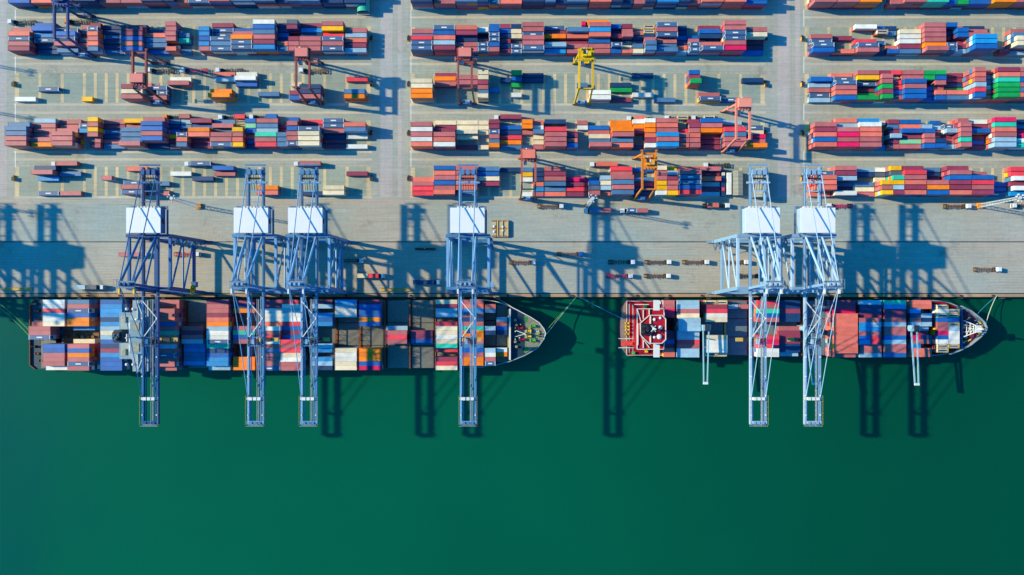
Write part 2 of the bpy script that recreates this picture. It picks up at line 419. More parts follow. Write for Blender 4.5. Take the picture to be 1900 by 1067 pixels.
# ----------------------------------------------------------------- yard stacks: (half slot, 4 = forty foot / 2 = twenty foot, rows from the top of the photo down)
YARD = {
'BL': [(0,4,'. r2 q3 l3 r3 m3'),(2,4,'B2 B3 c2 l2 n1 n1'),(4,4,'. l2 B3 l3 r3 b2'),(6,2,'r1 b1 . k2 r2 .'),(7,2,'m2 l3 q3 r3 q3 b3'),(8,4,'n1 n1 l1 n1 n1 l1'),
  (10,4,'n1 m3 m3 B3 q3 B3'),(12,4,'. n1 q2 b2 b2 B1'),(14,2,'r3 r3 r3 r3 n1 q3'),(15,2,'. . b2 t2 . b1'),(17,2,'. c3 c3 B3 c3 r3'),(18,4,'m2 l2 l2 l3 b3 l3'),
  (20,4,'. B2 r3 o4 l4 l4'),(22,4,'w4 B4 b4 r4 m4 c4'),(24,2,'n2 n2 B2 n2 q3 l3'),(25,2,'k4 m4 n1 m3 r3 r3'),(26,4,'m2 c2 n2 r3 r3 r3'),(28,4,'r3 y3 R2 l3 r3 l3'),(30,4,'. r2 s2 q2 m2 s2')],
'BM': [(0,4,'. r2 b2 R4 l4 l4'),(2,4,'. l4 B4 q4 s4 m4'),(4,4,'. q4 m4 n3 r3 r3'),(6,2,'. w3 n1 q2 l3 l3'),(7,2,'B2 B3 l3 l3 B3 r3'),(8,2,'m2 B2 n2 m2 n2 m2'),(9,2,'n2 e2 e2 k1 l2 l2'),
  (10,4,'r3 r3 l3 r4 r4 l4'),(12,4,'l1 m1 o2 m1 s3 c2'),(14,4,'. b3 q2 m1 r2 r2'),(16,4,'r3 c3 q3 B2 r2 r2'),(18,2,'B2 n1 m2 n1 l3 B2'),(19,2,'m2 r2 r3 n1 e1 q2'),(20,2,'. r1 n1 n1 b2 e2'),
  (21,2,'T2 T2 n2 r3 b4 b4'),(22,4,'l3 r3 l3 r2 b2 b3'),(24,2,'n1 n1 B1 n1 q1 s1'),(25,2,'. . B1 r2 l3 l3'),(26,4,'m1 B2 n2 n1 q3 l4'),(28,4,'r4 r4 l4 l4 r4 p4'),(30,4,'. r3 e3 m1 m1 B1')],
'BR': [(0,4,'. . r2 l2 l3 B3'),(2,4,'. . m1 . . q2'),(4,4,'w2 . . R2 l3 r3'),(6,2,'B1 T2 . l1 . n1'),(7,2,'n1 b1 . . q1 B2'),(8,4,'. e2 w2 w2 m2 b2'),(10,4,'r3 r3 r3 r3 o3 r4'),
  (12,2,'B3 n1 m1 . l3 l3'),(13,2,'q1 B3 B3 m1 m2 s2'),(14,4,'n1 r2 r3 c5 c5 B5'),(17,2,'. . . . . m2'),(18,4,'. r2 b3 e4 e4 s1'),(20,4,'. r2 r3 b3 m3 s2')],
'CL': [(0,4,'. . . . . w1'),(2,4,'. . . l1 . .'),(6,2,'. . . . . y1'),(10,4,'. . . m3 e3 r3'),(11,2,'. . c1 . . .'),(12,4,'. . . l2 . r2'),(13,2,'. . . . l2 .'),(14,4,'. w1 r2 . . .'),
  (18,4,'q1 s1 . . o3 o4'),(20,4,'w1 w2 B1 . . .'),(22,4,'. . . . b1 .'),(25,2,'. . e1 . m2 B2'),(26,4,'. . . n3 n3 r3'),(30,4,'. R1 . . b3 o3')],
'CM': [(0,4,'. . e4 e4 o4 o4'),(2,4,'m1 o2 r2 . . .'),(4,4,'. r3 r3 . . .'),(6,2,'e3 e3 m3 r3 b3 e4'),(7,2,'. . . c1 . .'),(8,2,'. n1 . . . .'),(9,2,'g3 B2 g1 . w1 .'),(10,4,'n1 n1 . . . .'),
  (15,2,'. . b1 . . .'),(16,4,'. . . . w3 w3'),(18,4,'. . n1 g1 . m1'),(20,4,'n1 . . . w1 .'),(22,4,'. . . . . b1'),(25,2,'B3 m3 g4 . . .'),(26,4,'. . . . r1 l2'),(28,4,'. . . . . l1'),(30,4,'. n1 . . . .')],
'CR': [(0,4,'. B2 s1 r1 l1 s1'),(2,4,'q1 l2 l3 r3 q3 B3'),(4,4,'r3 y3 l2 m1 g1 g3'),(6,2,'m3 r4 r4 g4 m4 g4'),(7,2,'R3 e2 R3 R3 B3 r3'),(8,4,'r3 r3 B4 r4 B4 B4'),(10,2,'g3 g3 n1 B2 B2 B2'),
  (11,2,'g3 B3 r3 r2 q3 B3'),(12,4,'m1 m1 n1 g1 q3 b3'),(14,2,'r5 q5 r5 s5 R5 B5'),(15,2,'m3 b3 b3 s3 r3 q3'),(16,4,'m5 q5 t5 g5 g5 g5'),(18,4,'r5 r5 B5 r5 b5 q5'),(20,4,'r4 b4 B4 r4 g4 q4')],
'DL': [(0,4,'. b3 b4 b4 r4 r4'),(2,4,'s2 r2 r2 r2 r3 o3'),(4,4,'r1 r1 r2 r4 r4 r4'),(6,2,'. l2 c2 . . .'),(7,2,'y3 r3 y3 r3 r2 m2'),(8,4,'r1 m1 l1 n1 r1 b1'),(10,4,'y2 r1 b3 b3 b3 r4'),
  (12,4,'r3 B4 B4 r4 B4 n1'),(14,2,'b1 n1 B1 y1 m1 r1'),(15,2,'s1 b1 . l3 q3 b3'),(16,4,'m2 B1 o3 q3 m1 m1'),(18,4,'b1 r2 b1 r3 r3 l3'),(20,2,'T1 T1 y3 r3 q3 y3'),(21,2,'B2 G2 B2 r1 B1 n1'),
  (22,4,'r2 b2 s2 t3 r3 R3'),(24,2,'. m1 m1 b3 b3 b3'),(25,2,'B3 r4 B4 r4 r4 l4'),(26,4,'R1 m1 l4 e4 e4 e4'),(28,4,'l2 l2 r2 n1 m1 m1'),(30,4,'. q3 b3 w1 . w1')],
'DM': [(0,4,'. r4 w4 r4 w4 q4'),(2,4,'e1 m1 m3 r4 q4 w4'),(4,4,'e1 e1 e2 e1 . m1'),(6,2,'e1 e1 e1 . . e1'),(7,2,'m2 m2 l2 r2 b2 o3'),(8,4,'. B1 n1 R1 o1 b1'),(10,2,'o2 o2 r1 . . n1'),
  (11,2,'q1 w1 b2 e1 e1 r1'),(12,4,'n2 . R4 r4 r4 r4'),(14,2,'. . r1 m3 q3 B3'),(15,2,'r1 w1 . . . .'),(16,4,'. B1 r1 e2 b2 r4'),(18,4,'o1 o2 o4 r4 b3 q3'),(20,2,'w2 o2 m2 . . n1'),(21,2,'w3 o3 o3 q3 m3 w3'),
  (22,4,'r3 q3 r3 c4 r4 c4'),(24,2,'. . R2 r3 r3 q3'),(25,2,'m2 m3 r3 q3 r3 r3'),(26,4,'B3 r3 o3 m1 m1 m1'),(28,4,'s1 r1 R4 b4 r4 r4'),(30,4,'. l1 e1 p2 r2 o3')],
'DR': [(0,4,'. r4 m4 q4 B4 q4'),(2,4,'q3 s3 r4 p4 r4 p4'),(4,4,'c3 w4 q4 q4 r4 r4'),(6,2,'w1 . . . . c1'),(7,2,'m2 b2 m2 s3 m2 r2'),(8,4,'B2 q2 B3 m2 G2 r2'),(10,2,'. s2 B3 r3 r3 B3'),
  (11,2,'B1 s1 m1 q1 n3 B3'),(12,2,'. l2 s3 m1 r2 s2'),(13,2,'r3 r4 r4 r4 t4 r4'),(14,4,'w2 m2 B3 m1 B1 m1'),(16,4,'p4 t4 q4 r4 s4 s4'),(18,4,'n2 b2 p2 p3 w3 t3'),(20,4,'r2 b3 r3 r3 m3 B3')],
'EL': [(2,4,'n2 r3 c1 . . l1'),(4,4,'. b1 . . . r1'),(8,2,'. . r2 . . .'),(10,4,'q1 . . l2 r3 l3'),(12,4,'. . . . . r1'),(13,2,'. . . b1 . .'),(14,4,'. w1 . . . .'),(16,4,'. . n1 . . .'),
  (18,4,'B2 r1 . . . .'),(22,4,'. . . . o2 q2'),(26,4,'. . . . . n1'),(28,4,'. . . . e2 e2'),(30,4,'. m1 . . . .')],
'EM': [(0,4,'. . q1 r2 R2 R2'),(2,4,'B3 q3 r3 B3 r3 q4'),(4,4,'r3 r3 q3 q3 q3 b2'),(6,4,'b2 B2 e2 m2 . .'),(8,4,'n1 . . . . .'),(10,2,'b1 y1 w1 . . w1'),(11,2,'n1 n1 n1 q1 c1 r1'),(12,4,'r2 m2 r2 b2 b1 q1'),
  (14,4,'. . p1 m1 R1 m1'),(16,2,'. . b1 B3 k3 r3'),(17,2,'. . s3 e3 s3 q2'),(18,4,'R2 r2 r4 b4 r4 b4'),(20,4,'B1 . b1 m1 n1 n1'),(22,2,'e3 r3 r3 y3 y3 w3'),(23,2,'y2 s3 m3 r3 r3 y3'),
  (24,4,'r2 r4 l4 l4 B4 R4'),(26,4,'r2 m1 q2 s1 m1 s1')],
'ER': [(0,4,'. l3 q4 q4 q4 q1'),(2,4,'r3 m3 s3 b1 n1 w3'),(4,4,'s1 n1 . b1 e1 r1'),(6,2,'w1 k1 e1 y4 r4 y4'),(7,2,'y3 k3 t4 y4 s4 m4'),(8,4,'m3 R4 r4 q4 m4 q4'),(10,4,'b1 n1 m1 r4 o4 B4'),
  (12,4,'m3 r4 B4 m4 m4 q4'),(14,4,'. r2 B4 R4 r4 m4'),(16,4,'. . . B1 B1 l1'),(18,4,'R2 R2 w3 m2 w3 c2'),(20,4,'R2 R2 w3 m2 w3 r2')],
}
# the blocks cut by the top edge of the photo
def arow(spec):
    out = []; h = 0
    for tok in spec.split():
        n = 4
        if tok[0] == '2': n = 2; tok = tok[1:]
        if tok != '.':
            hh = int(tok[1])
            rows = [random.choice(PALETTE) + str(max(1, min(5, hh + random.choice((-1, 0, 0, 1))))) for _ in range(5)]
            out.append((h, n, ' '.join(rows + [tok])))
        h += 2 if n == 4 else 1
    return out
YARD['AL'] = arow('B3 q3 n4 n4 r3 r3 n4 2n4 2q3 l3 r4 b4 b4 2n3 2b4 b4 n3 n3')
YARD['AM'] = arow('n4 r3 b4 2n4 2l3 q3 n4 2b4 2n3 b4 q4 2n4 2n3 2r3 2n4 c4 2n4 2r3 q4 q4 B3')
YARD['AR'] = arow('r4 r4 o4 2. 2r3 r4 t4 2B3 2g3 B3 o4 r4')

BLK = {'A': 'top-edge', 'B': 'upper', 'C': 'sparse central', 'D': 'lower', 'E': 'quayside'}
BCO = {'L': 'left', 'M': 'middle', 'R': 'right'}
def pcz(n): return 0.03 + n * 2.62
for key, bays in YARD.items():
    row, col = key
    g = GX[col]; y0 = GY[row] + OFFY[col]
    hts = {}
    for (h, n, s) in bays:
        for j, tok in enumerate(s.split()):
            if tok != '.':
                for hh in range(h, h + (2 if n == 4 else 1)): hts[(hh, j)] = int(tok[1])
    cnt = [0] * 6
    for (h, n, s) in bays:
        xa, xb = g[h], g[h + (2 if n == 4 else 1)]
        for j, tok in enumerate(s.split()):
            if tok == '.': continue
            cnt[j] += 1
            code, t = tok[0], int(tok[1])
            cx, cy = P((xa + xb) / 2, y0 + 4.55 + 9.08 * j)
            cx += random.uniform(-0.12, 0.12); cy += random.uniform(-0.06, 0.06)
            L4 = n == 4
            for k in range(t - 1):
                lc = code if random.random() < 0.35 and code != 'T' else random.choice(PALETTE)
                if key == 'AR' and j == 5 and L4: lc = code if k else 'm'
                if L4 and random.random() < 0.12:
                    for sx in (-3.05, 3.05): PLAIN.append((cx + sx, cy, 0.03 + 2.62 * k, False, random.choice(PALETTE)))
                else: PLAIN.append((cx + random.uniform(-.08, .08), cy, 0.03 + 2.62 * k, L4, lc))
            z = 0.03 + 2.62 * (t - 1)
            kk = (z + CH) / (H - z - CH)
            Lm = 12.19 if L4 else 6.06
            area = Lm * 2.44 * (1 + kk) ** 2
            fy = y0 + 4.55 + 9.08 * j
            if hts.get((h, j + 1), 0) < t: area += Lm * 2.59 * abs(fy - 555) / F
            ex = (xa + xb) / 2 - 950
            nb = hts.get((h - 1 if ex > 0 else h + (2 if L4 else 1), j), 0)
            if nb < t: area += 2.44 * 2.59 * abs(ex) / F
            if fy < 8 or (xa + xb) / 2 > 1890: area *= 0.1
            if t == 1 and nb > 2: area *= 0.9
            lab = '%s %s container, %s row down, %s from left in %s %s yard block' % (
                CC[code][1], 'long' if L4 else 'short', ORD[j], ORD[cnt[j] - 1], BLK[row], BCO[col])
            CANDS.append((area, cx, cy, z, L4, code, lab, 'containers stacked in the yard'))

# ----------------------------------------------------------------- ships: bays given by their plan extent at stack-top height
SH1 = [(53,93,'. . . . . r3 r4 r4 l4 . . . . . . .'),
 (79,120,'w4 w4 R4 w4 w4 e4 . . . . B4 B4 r4 r4 r4 w3'),
 (124,166,'b4 r4 l4 B4 o4 o4 c2 . . e2 r4 B4 o4 r4 l4 r4'),
 (187,225,'B4 c4 c4 c4 n4 c4 s4 e4 s4 B4 n4 m4 c4 B4 B4 B4'),
 (285,322,'r3 r3 r5 r5 q5 B5 r5 t5 q5 q5 s5 r5 l5 r5 r5 r4'),
 (338,376,'. . . . . . r3 m3 r3 s3 c2 c2 b2 b2 c2 .'),
 (384,423,'m4 r4 r4 m4 q4 o4 s4 w4 w4 l4 t4 n4 B4 c4 c4 s3'),
 (433,472,'m3 n3 o3 . . . r3 t3 B3 r3 . . . o3 o3 o3'),
 (480,519,'m3 m3 w3 w3 w3 q3 w4 r4 R4 w4 r4 b4 r4 r4 r4 l4'),
 (521,559,'R3 w3 s3 w3 w3 R3 B3 m3 B3 R4 r4 R4 e4 w4 r4 r4'),
 (577,616,'m3 s3 . c3 B3 c3 . . . . s3 c3 k1 c3 s3 n3'),
 (622,661,'c3 s3 w3 w3 . . . . . . . e3 w3 w3 e3 e3'),
 (665,707,'m3 B3 B3 B3 o3 B3 . . . . . o3 o3 o3 B3 p3'),
 (714.6,755,'. . . . . . s2 r3 R3 r3 . . . . . .'),
 (763,802,'. . . . . . . m2 m2 B2 . . . . . .'),
 (809,848,'e3 m3 s3 s3 . R3 e3 e3 w3 e3 t3 R2 . m3 R3 e3'),
 (858,896,'r3 q3 c3 r3 n3 r3 t3 o3 o3 r3 b3 B3 r3 o3 o3 .'),
 (900,919,'. q3 b3 . . . s3 n3 . . . s3 w3 r3 l3 .'),
 (921.5,941,'. . . . s2 q2 B2 n2 . . . w2 o2 . . .')]
SH2 = [(1233,1251,'r3 r3 p3 m3 . . . m3 m3 B3 m3 q3 q3'),
 (1260,1299.5,'s4 s4 r4 e4 s5 s5 s5 s4 s4 R4 r4 s4 s4'),
 (1309,1350,'. m3 R3 w3 e3 . . . e3 w3 w3 w3 .'),
 (1405,1446,'R3 r3 t3 B3 r3 . . . R3 p3 R3 w3 w3'),
 (1446.5,1483,'n2 n2 m2 n2 n2 . r2 m2 m2 m2 n2 n2 s1'),
 (1551,1592,'m4 m4 p4 q5 q5 q5 q5 q5 q5 q5 q5 q5 r4'),
 (1595,1636,'s4 n4 n4 m4 . . . . . . r4 r4 s4'),
 (1640,1682,'t4 c4 m4 m4 r4 s4 r4 r4 B4 s4 r4 r4 B4'),
 (1688,1729,'q3 q3 . . . . s2 m2 . r3 . q3 q3'),
 (1309,1329,'T2 . . . . . . . . . . . T2'),(1330,1350,'T2 . . . . . . . . . . . T2'),
 (1352,1370,'. s1 . . . . . . . . . . .'),(1370,1388,'. r1 . . . . . . . . . . .'),
 (1595,1615,'. . . . r5 c5 c5 r5 B5 c5 . . .'),(1615,1635,'. . . . r5 s5 c5 r5 R5 R5 . . .'),
 (1688,1709,'. . c3 n3 r3 s3 . . p3 . c3 . .'),(1709,1729,'. . . s3 n3 s3 . . n3 . . . .'),
 (1740,1760,'. T3 w3 T3 B3 r3 r3 p3 B3 w3 T3 T3 .'),
 (1760.5,1780.5,'. . T3 T3 B3 T3 s3 w3 w3 w3 T3 . .')]
Z0 = 2.2
def ship_stack(bays, nrow, ytop, pitch, z0, who, group):
    out = []
    ordr = {}
    allr = sorted([(bb[0], i) for i, bb in enumerate(bays)])
    cnt = [0] * nrow
    for _, bi in allr:
        xa, xb, s = bays[bi]
        toks = s.split(); tm = max([int(t[1]) for t in toks if t != '.'])
        zt = z0 + 2.62 * tm
        xc = P((xa + xb) / 2, 0, zt)[0]
        L4 = (xb - xa) > 30
        out.append((xc, L4))
        for j, tok in enumerate(toks):
            if tok == '.': continue
            cnt[j] += 1
            code, t = tok[0], int(tok[1])
            cy = ytop - pitch * (j + 0.5)
            for k in range(t - 1):
                lc = code if random.random() < 0.3 and code != 'T' else random.choice(PALETTE)
                PLAIN.append((xc, cy, z0 + 0.02 + 2.62 * k, L4, lc))
            z = z0 + 0.02 + 2.62 * (t - 1)
            kk = (z + CH) / (H - z - CH); Lm = 12.19 if L4 else 6.06
            area = Lm * 2.44 * (1 + kk) ** 2
            lab = '%s %s container, %s from left in %s row from quay on %s ship' % (CC[code][1], 'long' if L4 else 'short', ORD[cnt[j] - 1], ORD[j], who)
            CANDS.append((area * 1.02, xc + random.uniform(-.06, .06), cy, z, L4, code, lab, group))
    return out
S1Y = -0.3; S1P = 2.49
S2Y = -0.6; S2P = 2.47
bays1 = ship_stack(SH1, 16, S1Y, S1P, Z0, 'the longer', 'containers on the longer ship')
bays2 = ship_stack(SH2, 13, S2Y, S2P, Z0, 'the shorter', 'containers on the shorter ship')

CANDS.sort(key=lambda c: -c[0])
TOPN = 268                      # with those carried by the trucks about 300 single containers
seen = set(); n_ind = 0; stuff = MB()
for c in CANDS:
    if n_ind < TOPN and c[6] not in seen:
        seen.add(c[6]); n_ind += 1
        o = bpy.data.objects.new('shipping_container', cont_mesh(c[5], c[4])); COL.objects.link(o)
        o.location = (c[1], c[2], c[3]); tag(o, c[6], 'container', c[7])
    else:
        stuff.fd = random.random(); cont(stuff, c[1], c[2], c[3], c[4], c[5])
for p in PLAIN:
    stuff.fd = random.random(); cont(stuff, *p, full=False)
stuff.build('container_stacks', label='the many other stacked shipping containers filling the yard blocks and both ships',
            cat='containers', kind='stuff')
print('containers', len(CANDS), 'plain', len(PLAIN))

def load(x, y, z, L4, code, label):
    o = bpy.data.objects.new('shipping_container', cont_mesh(code, L4)); COL.objects.link(o)
    o.location = (x, y, z); tag(o, label, 'container', 'containers carried by trucks')

# ----------------------------------------------------------------- ships
M_hull1 = mat('hull_dark_blue', alb((24, 60, 92)), var=0.1)
M_hullred = mat('hull_red', alb((170, 70, 60)), var=0.1)
M_deck1 = mat('deck_dark_green', alb((20, 62, 80)), var=0.2, nscale=0.3, grime=0.3)
M_deckg = mat('deck_green', alb((60, 150, 80)), var=0.2)
M_decktan = mat('deck_worn_tan', alb((150, 150, 128)), var=0.25, nscale=0.6, grime=0.4)
M_hatch = mat('hatch_cover_paint', alb((124, 126, 116)), var=0.15, nscale=0.5, grime=0.5)
M_hatch2 = mat('hatch_cover_blue', alb((98, 122, 136)), var=0.12, nscale=0.5, grime=0.15)
M_sw = mat('ship_white', alb((222, 226, 222)), var=0.05)
M_sg = mat('ship_pale_grey', alb((150, 172, 178)), var=0.1, grime=0.15)
M_sgd = mat('ship_deckhouse_grey', alb((116, 150, 164)), var=0.1, grime=0.15)
M_blk = mat('funnel_black', alb((22, 26, 38)), var=0.2)
M_red = mat('deck_red', alb((176, 14, 42)), var=0.12, nscale=0.5)
M_yel = mat('yellow_fitting', alb((240, 200, 30)), var=0.1)
M_grn = mat('winch_green', alb((60, 190, 60)), var=0.1)
M_win = mat('bridge_glass', (0.02, 0.03, 0.04, 1), rough=0.1, var=0.02)

def hull_outline(pts, h): return [P(x, y, h) for x, y in pts]
def shrink(pts, k, cx, cy): return [(cx + (x - cx) * k[0], cy + (y - cy) * k[1]) for x, y in pts]
def loft(b, lo, z0, hi, z1, m):
    n = len(lo); k = len(b.v)
    b.v += [(x, y, z0) for x, y in lo] + [(x, y, z1) for x, y in hi]
    for i in range(n):
        j = (i + 1) % n; b.face((k + i, k + j, k + n + j, k + n + i), m)

def ccw(p):
    a = sum(p[i][0] * p[(i + 1) % len(p)][1] - p[(i + 1) % len(p)][0] * p[i][1] for i in range(len(p)))
    return p if a > 0 else p[::-1]
def bulwark(b, pts, z0, z1, w, m, rng):
    n = len(pts)
    for i in rng:
        p, q = pts[i % n], pts[(i + 1) % n]
        b.beam((p[0], p[1], (z0 + z1) / 2), (q[0], q[1], (z0 + z1) / 2), w, z1 - z0, m)

# ship one ------------------------------------------------------------------------------------
DZ = 1.0
s1 = empty('container_ship', (0, 0, ZW), 'longer container ship with dark deck and worn green and tan bow, moored on the left', 'ship')
s1.location = (0, 0, 0)
xs_ = P(57, 0, DZ)[0]; yt = -0.35; yb_ = -0.35 - 40.1
o1 = [(xs_, yt - 2.5), (xs_ + 3, yt)]
bow = [(868, 556.3), (895, 556.6), (917, 558.8), (944, 567.4), (961, 576), (985, 589), (1000, 598.6), (1009, 610), (1012.5, 618.5),
       (1009, 629), (997, 646), (974, 659.5), (946, 670.6), (917, 678), (895, 681.8), (868, 683.5)]
o1b = [P(x, y, 5.0) for x, y in bow]
side1 = [(xs_, yb_ + 2.5), (xs_ + 3, yb_)]
out1 = [o1[1]] + o1b + [side1[1], side1[0], o1[0]]
out1 = ccw(out1)
cxx = 40.0; cyy = (yt + yb_) / 2
b = MB()
lo = [((x - 0) * (0.985 if x > 0 else 0.99), cyy + (y - cyy) * 0.96 if x < -30 else cyy + (y - cyy) * 0.86) for x, y in out1]
loft(b, [(x, y) for x, y in lo], ZW - 3, out1, DZ, M_hull1)
k = len(b.v); b.v += [(x, y, DZ) for x, y in out1]; b.face(tuple(range(k, k + len(out1))), M_deck1)
bulwark(b, out1, DZ - 0.2, DZ + 1.0, 0.25, M_rust, [i for i in range(len(out1)) if out1[i][0] < -60 and out1[(i + 1) % len(out1)][0] < -60])
b.build('hull', s1)
fc = [p for p in ccw(o1b) if p[0] > P(944, 0, 5)[0] - 0.5]
b = MB()
fcp = [P(x, y, 5.0) for x, y in bow if x >= 944]
b.prism(fcp, DZ, 5.0, M_hull1, M_deck1)
b.build('forecastle', s1)
b = MB()
tp = [P(x, y, 5.0) for x, y in [(974, 585), (985, 591), (1000, 601), (1008, 611), (1011, 618.5), (1008, 628), (997, 643), (974, 656)]]
b.prism(tp, 5.001, 5.02, M_decktan)
b.prism([P(x, y, 5.0) for x, y in [(972, 586), (980, 590), (980, 596), (974, 600)]], 5.021, 5.03, M_deckg)
b.prism([P(x, y, 5.0) for x, y in [(972, 655), (980, 651), (980, 644), (974, 640)]], 5.021, 5.03, M_deckg)
b.build('foredeck_planking', s1)
b = MB()
ob = [P(x, y, 6.0) for x, y in bow]
for i in range(len(ob) - 1):
    zc = 2.2 if bow[i][0] < 940 else 5.6
    b.beam((ob[i][0], ob[i][1], zc), (ob[i + 1][0], ob[i + 1][1], zc), 0.45, 1.4, M_sw if i < 9 else M_sg)
b.build('bulwark', s1)
b = MB(); a = P(946, 573, 6.5); c = P(946, 668, 6.5); b.box(a[0] - 0.5, a[0] + 0.5, c[1], a[1], 5.0, 7.2, M_sw); b.build('breakwater', s1)
def winch(b, x, y, z, col, s=1.0):
    b.tube((x - 1.1 * s, y, z + 0.7), (x + 1.1 * s, y, z + 0.7), 0.55 * s, col, n=10)
    b.box(x - 1.4 * s, x - 1.1 * s, y - 0.8 * s, y + 0.8 * s, z, z + 1.5, col); b.box(x + 1.1 * s, x + 1.4 * s, y - 0.8 * s, y + 0.8 * s, z, z + 1.5, col)
for (x, y, c) in [(966, 609, M_red), (969, 630, M_red), (989, 605, M_grn), (989, 632, M_grn), (981, 614, M_yel), (981, 624, M_yel)]:
    b = MB(); p = P(x, y, 5.5); winch(b, p[0], p[1], 5.03, c, 1.0); b.build('winch', s1)
for i in range(26):
    x = random.uniform(955, 1004); y = 619 + random.uniform(-1, 1) * (1010 - x) * 0.52
    p = P(x, y, 5.5); b = MB(); b.tube((p[0], p[1], 5.03), (p[0], p[1], 5.9), 0.34, random.choice([M_yel, M_grn, M_dark, M_sw])); b.build('bollard', s1)
b = MB()
for (x, y) in [(956, 594), (958, 603), (956, 634), (958, 643)]:
    p = P(x, y, 5.5); b.tube((p[0], p[1], 5.03), (p[0], p[1], 6.3), 0.8, M_decktan, n=12)
p = P(974, 619, 6); b.tube((p[0], p[1], 5.03), (p[0], p[1], 15), 0.35, M_sw); b.beam((p[0], p[1] - 2.2, 11), (p[0], p[1] + 2.2, 11), 0.25, 0.25, M_sw)
b.beam((p[0] - 6, p[1] - 2, 5.1), (p[0], p[1], 9), 0.2, 0.2, M_sw); b.beam((p[0] - 6, p[1] + 2, 5.1), (p[0], p[1], 9), 0.2, 0.2, M_sw)
b.build('foremast', s1)
# hatch covers and lashing bridges
def hatches(root, bays, nrow, ytop, pitch, m, panels, skip=()):
    xs = sorted(set(round(x, 1) for x, L4 in bays if L4))
    yb = ytop - nrow * pitch
    for x in xs:
        b = MB(); w = (ytop - yb) / panels
        for k in range(panels):
            b.box(x - 6.2, x + 6.2, ytop - (k + 1) * w + 0.18, ytop - k * w - 0.18, DZ, Z0 - 0.04, m)
            for sx in (-3.1, 3.1):
                b.box(x + sx - 2.6, x + sx + 2.6, ytop - (k + 1) * w + 0.5, ytop - k * w - 0.5, Z0 - 0.04, Z0 - 0.005, m)
                for yy in (0.3, 0.7):
                    b.box(x + sx - 0.2, x + sx + 0.2, ytop - (k + yy) * w - 0.2, ytop - (k + yy) * w + 0.2, Z0 - 0.005, Z0 + 0.014, M_red if m is M_hatch2 else M_rust)
        b.build('hatch_cover', root)
    return xs
M_hold = mat('hold_rust_brown', alb((120, 84, 56)), var=0.35, nscale=0.5, grime=0.5)
b = MB(); a = P(122, 0, 12)[0]; b.box(a - 7.5, a + 13, S1Y - 10.2 * S1P, S1Y - 7.1 * S1P, Z0 + .02, Z0 + .5, M_hold)
for k in range(6): b.tube((a - 5 + k * 3, S1Y - 8.6 * S1P, Z0 + .5), (a - 5 + k * 3, S1Y - 8.6 * S1P, Z0 + 1.6), .9, M_decktan if k == 3 else M_hold, n=10)
b.build('open_hold_cargo', s1)
x1s = hatches(s1, bays1[:], 16, S1Y - 0.3, S1P * 0.985, M_hatch, 3)
def lashing(root, x, y0, y1, mm, h=3.2, w=0.5):
    b = MB(); n = 12
    b.beam((x, y0, Z0 + h), (x, y1, Z0 + h), w, 0.25, mm); b.beam((x, y0, Z0 + 0.3), (x, y1, Z0 + 0.3), w * 1.4, 0.25, mm)
    for i in range(n + 1):
        y = y0 + (y1 - y0) * i / n; b.beam((x, y, DZ), (x, y, Z0 + h), 0.3, 0.3, mm)
        if i < n: b.beam((x, y, Z0 + 0.3), (x, y + (y1 - y0) / n, Z0 + h), 0.12, 0.12, mm)
    b.build('lashing_bridge', root)
for i in range(len(x1s) - 1):
    gap = x1s[i + 1] - x1s[i] - 12.4
    if 0.9 < gap < 6: lashing(s1, (x1s[i] + x1s[i + 1]) / 2, S1Y - 0.6, yb_ + 0.8, M_rust)
lashing(s1, P(855, 0, 6)[0], S1Y - 0.6, yb_ + 0.8, M_rust) if False else None
lashing(s1, P(897.5, 0, 6)[0], S1Y - 1.5, yb_ + 3.5, M_rust)
lashing(s1, P(943, 0, 6)[0], P(0, 575, 6)[1], P(0, 667, 6)[1], M_liney, h=2.6)
# hatch covers under the two short bow bays
b = MB()
for (xa, xb) in ((899, 920), (921, 942)):
    for (ya, yb2) in ((566, 594), (596, 642), (644, 672)):
        a = P(xa + 0.4, yb2, 3); c = P(xb - 0.4, ya, 3); b.box(a[0], c[0], a[1], c[1], DZ, Z0 - 0.02, M_decktan if (xa > 920 and ya == 596) else M_hatch)
b.build('hatch_cover', s1)
# accommodation, bridge, funnel
xa = P(276, 0, 3)[0]; xb = P(308, 0, 3)[0]
b = MB(); b.box(xa, xb - 1.0, yb_ + 6, yt - 6, DZ, 20, M_sg); b.box(xa + 1, xb - 2.5, yb_ + 9, yt - 9, 20, 25.5, M_sg)
for z in (5, 8, 11, 14, 17): b.box(xa + 0.5, xb - 0.94, yb_ + 8, yt - 8, z, z + 0.9, M_win)
b.build('accommodation_block', s1)
b = MB()
xm = (xa + xb) / 2
b.prism([(xm + 3.6, yt + 0.3), (xm + 5.2, yt + 0.3), (xm + 5.8, yt - 9), (xm + 5.8, yb_ + 9), (xm + 5.2, yb_ - 0.3), (xm + 3.6, yb_ - 0.3), (xm - 3.5, yb_ + 10), (xm - 3.5, yt - 10)], 25.5, 26.0, M_sg)
b.prism([(xm - 1.5, yt - 11), (xm + 5.0, yt - 11), (xm + 5.6, yt - 14), (xm + 5.6, yb_ + 14), (xm + 5.0, yb_ + 11), (xm - 1.5, yb_ + 11)], 26.0, 28.6, M_sgd)
b.box(xm + 4.6, xm + 5.66, yb_ + 14, yt - 14, 27.0, 28.1, M_win)
for s in (-1, 1):
    b.box(xm - 3.0, xm - 1.7, cyy + s * 6 - 1.8, cyy + s * 6 + 1.8, 26.0, 27.0, M_sw); b.box(xm + 0.4, xm + 3.6, cyy + s * 5.6 - 2.2, cyy + s * 5.6 + 2.2, 28.6, 28.9, M_decktan)
b.build('bridge', s1)
b = MB()
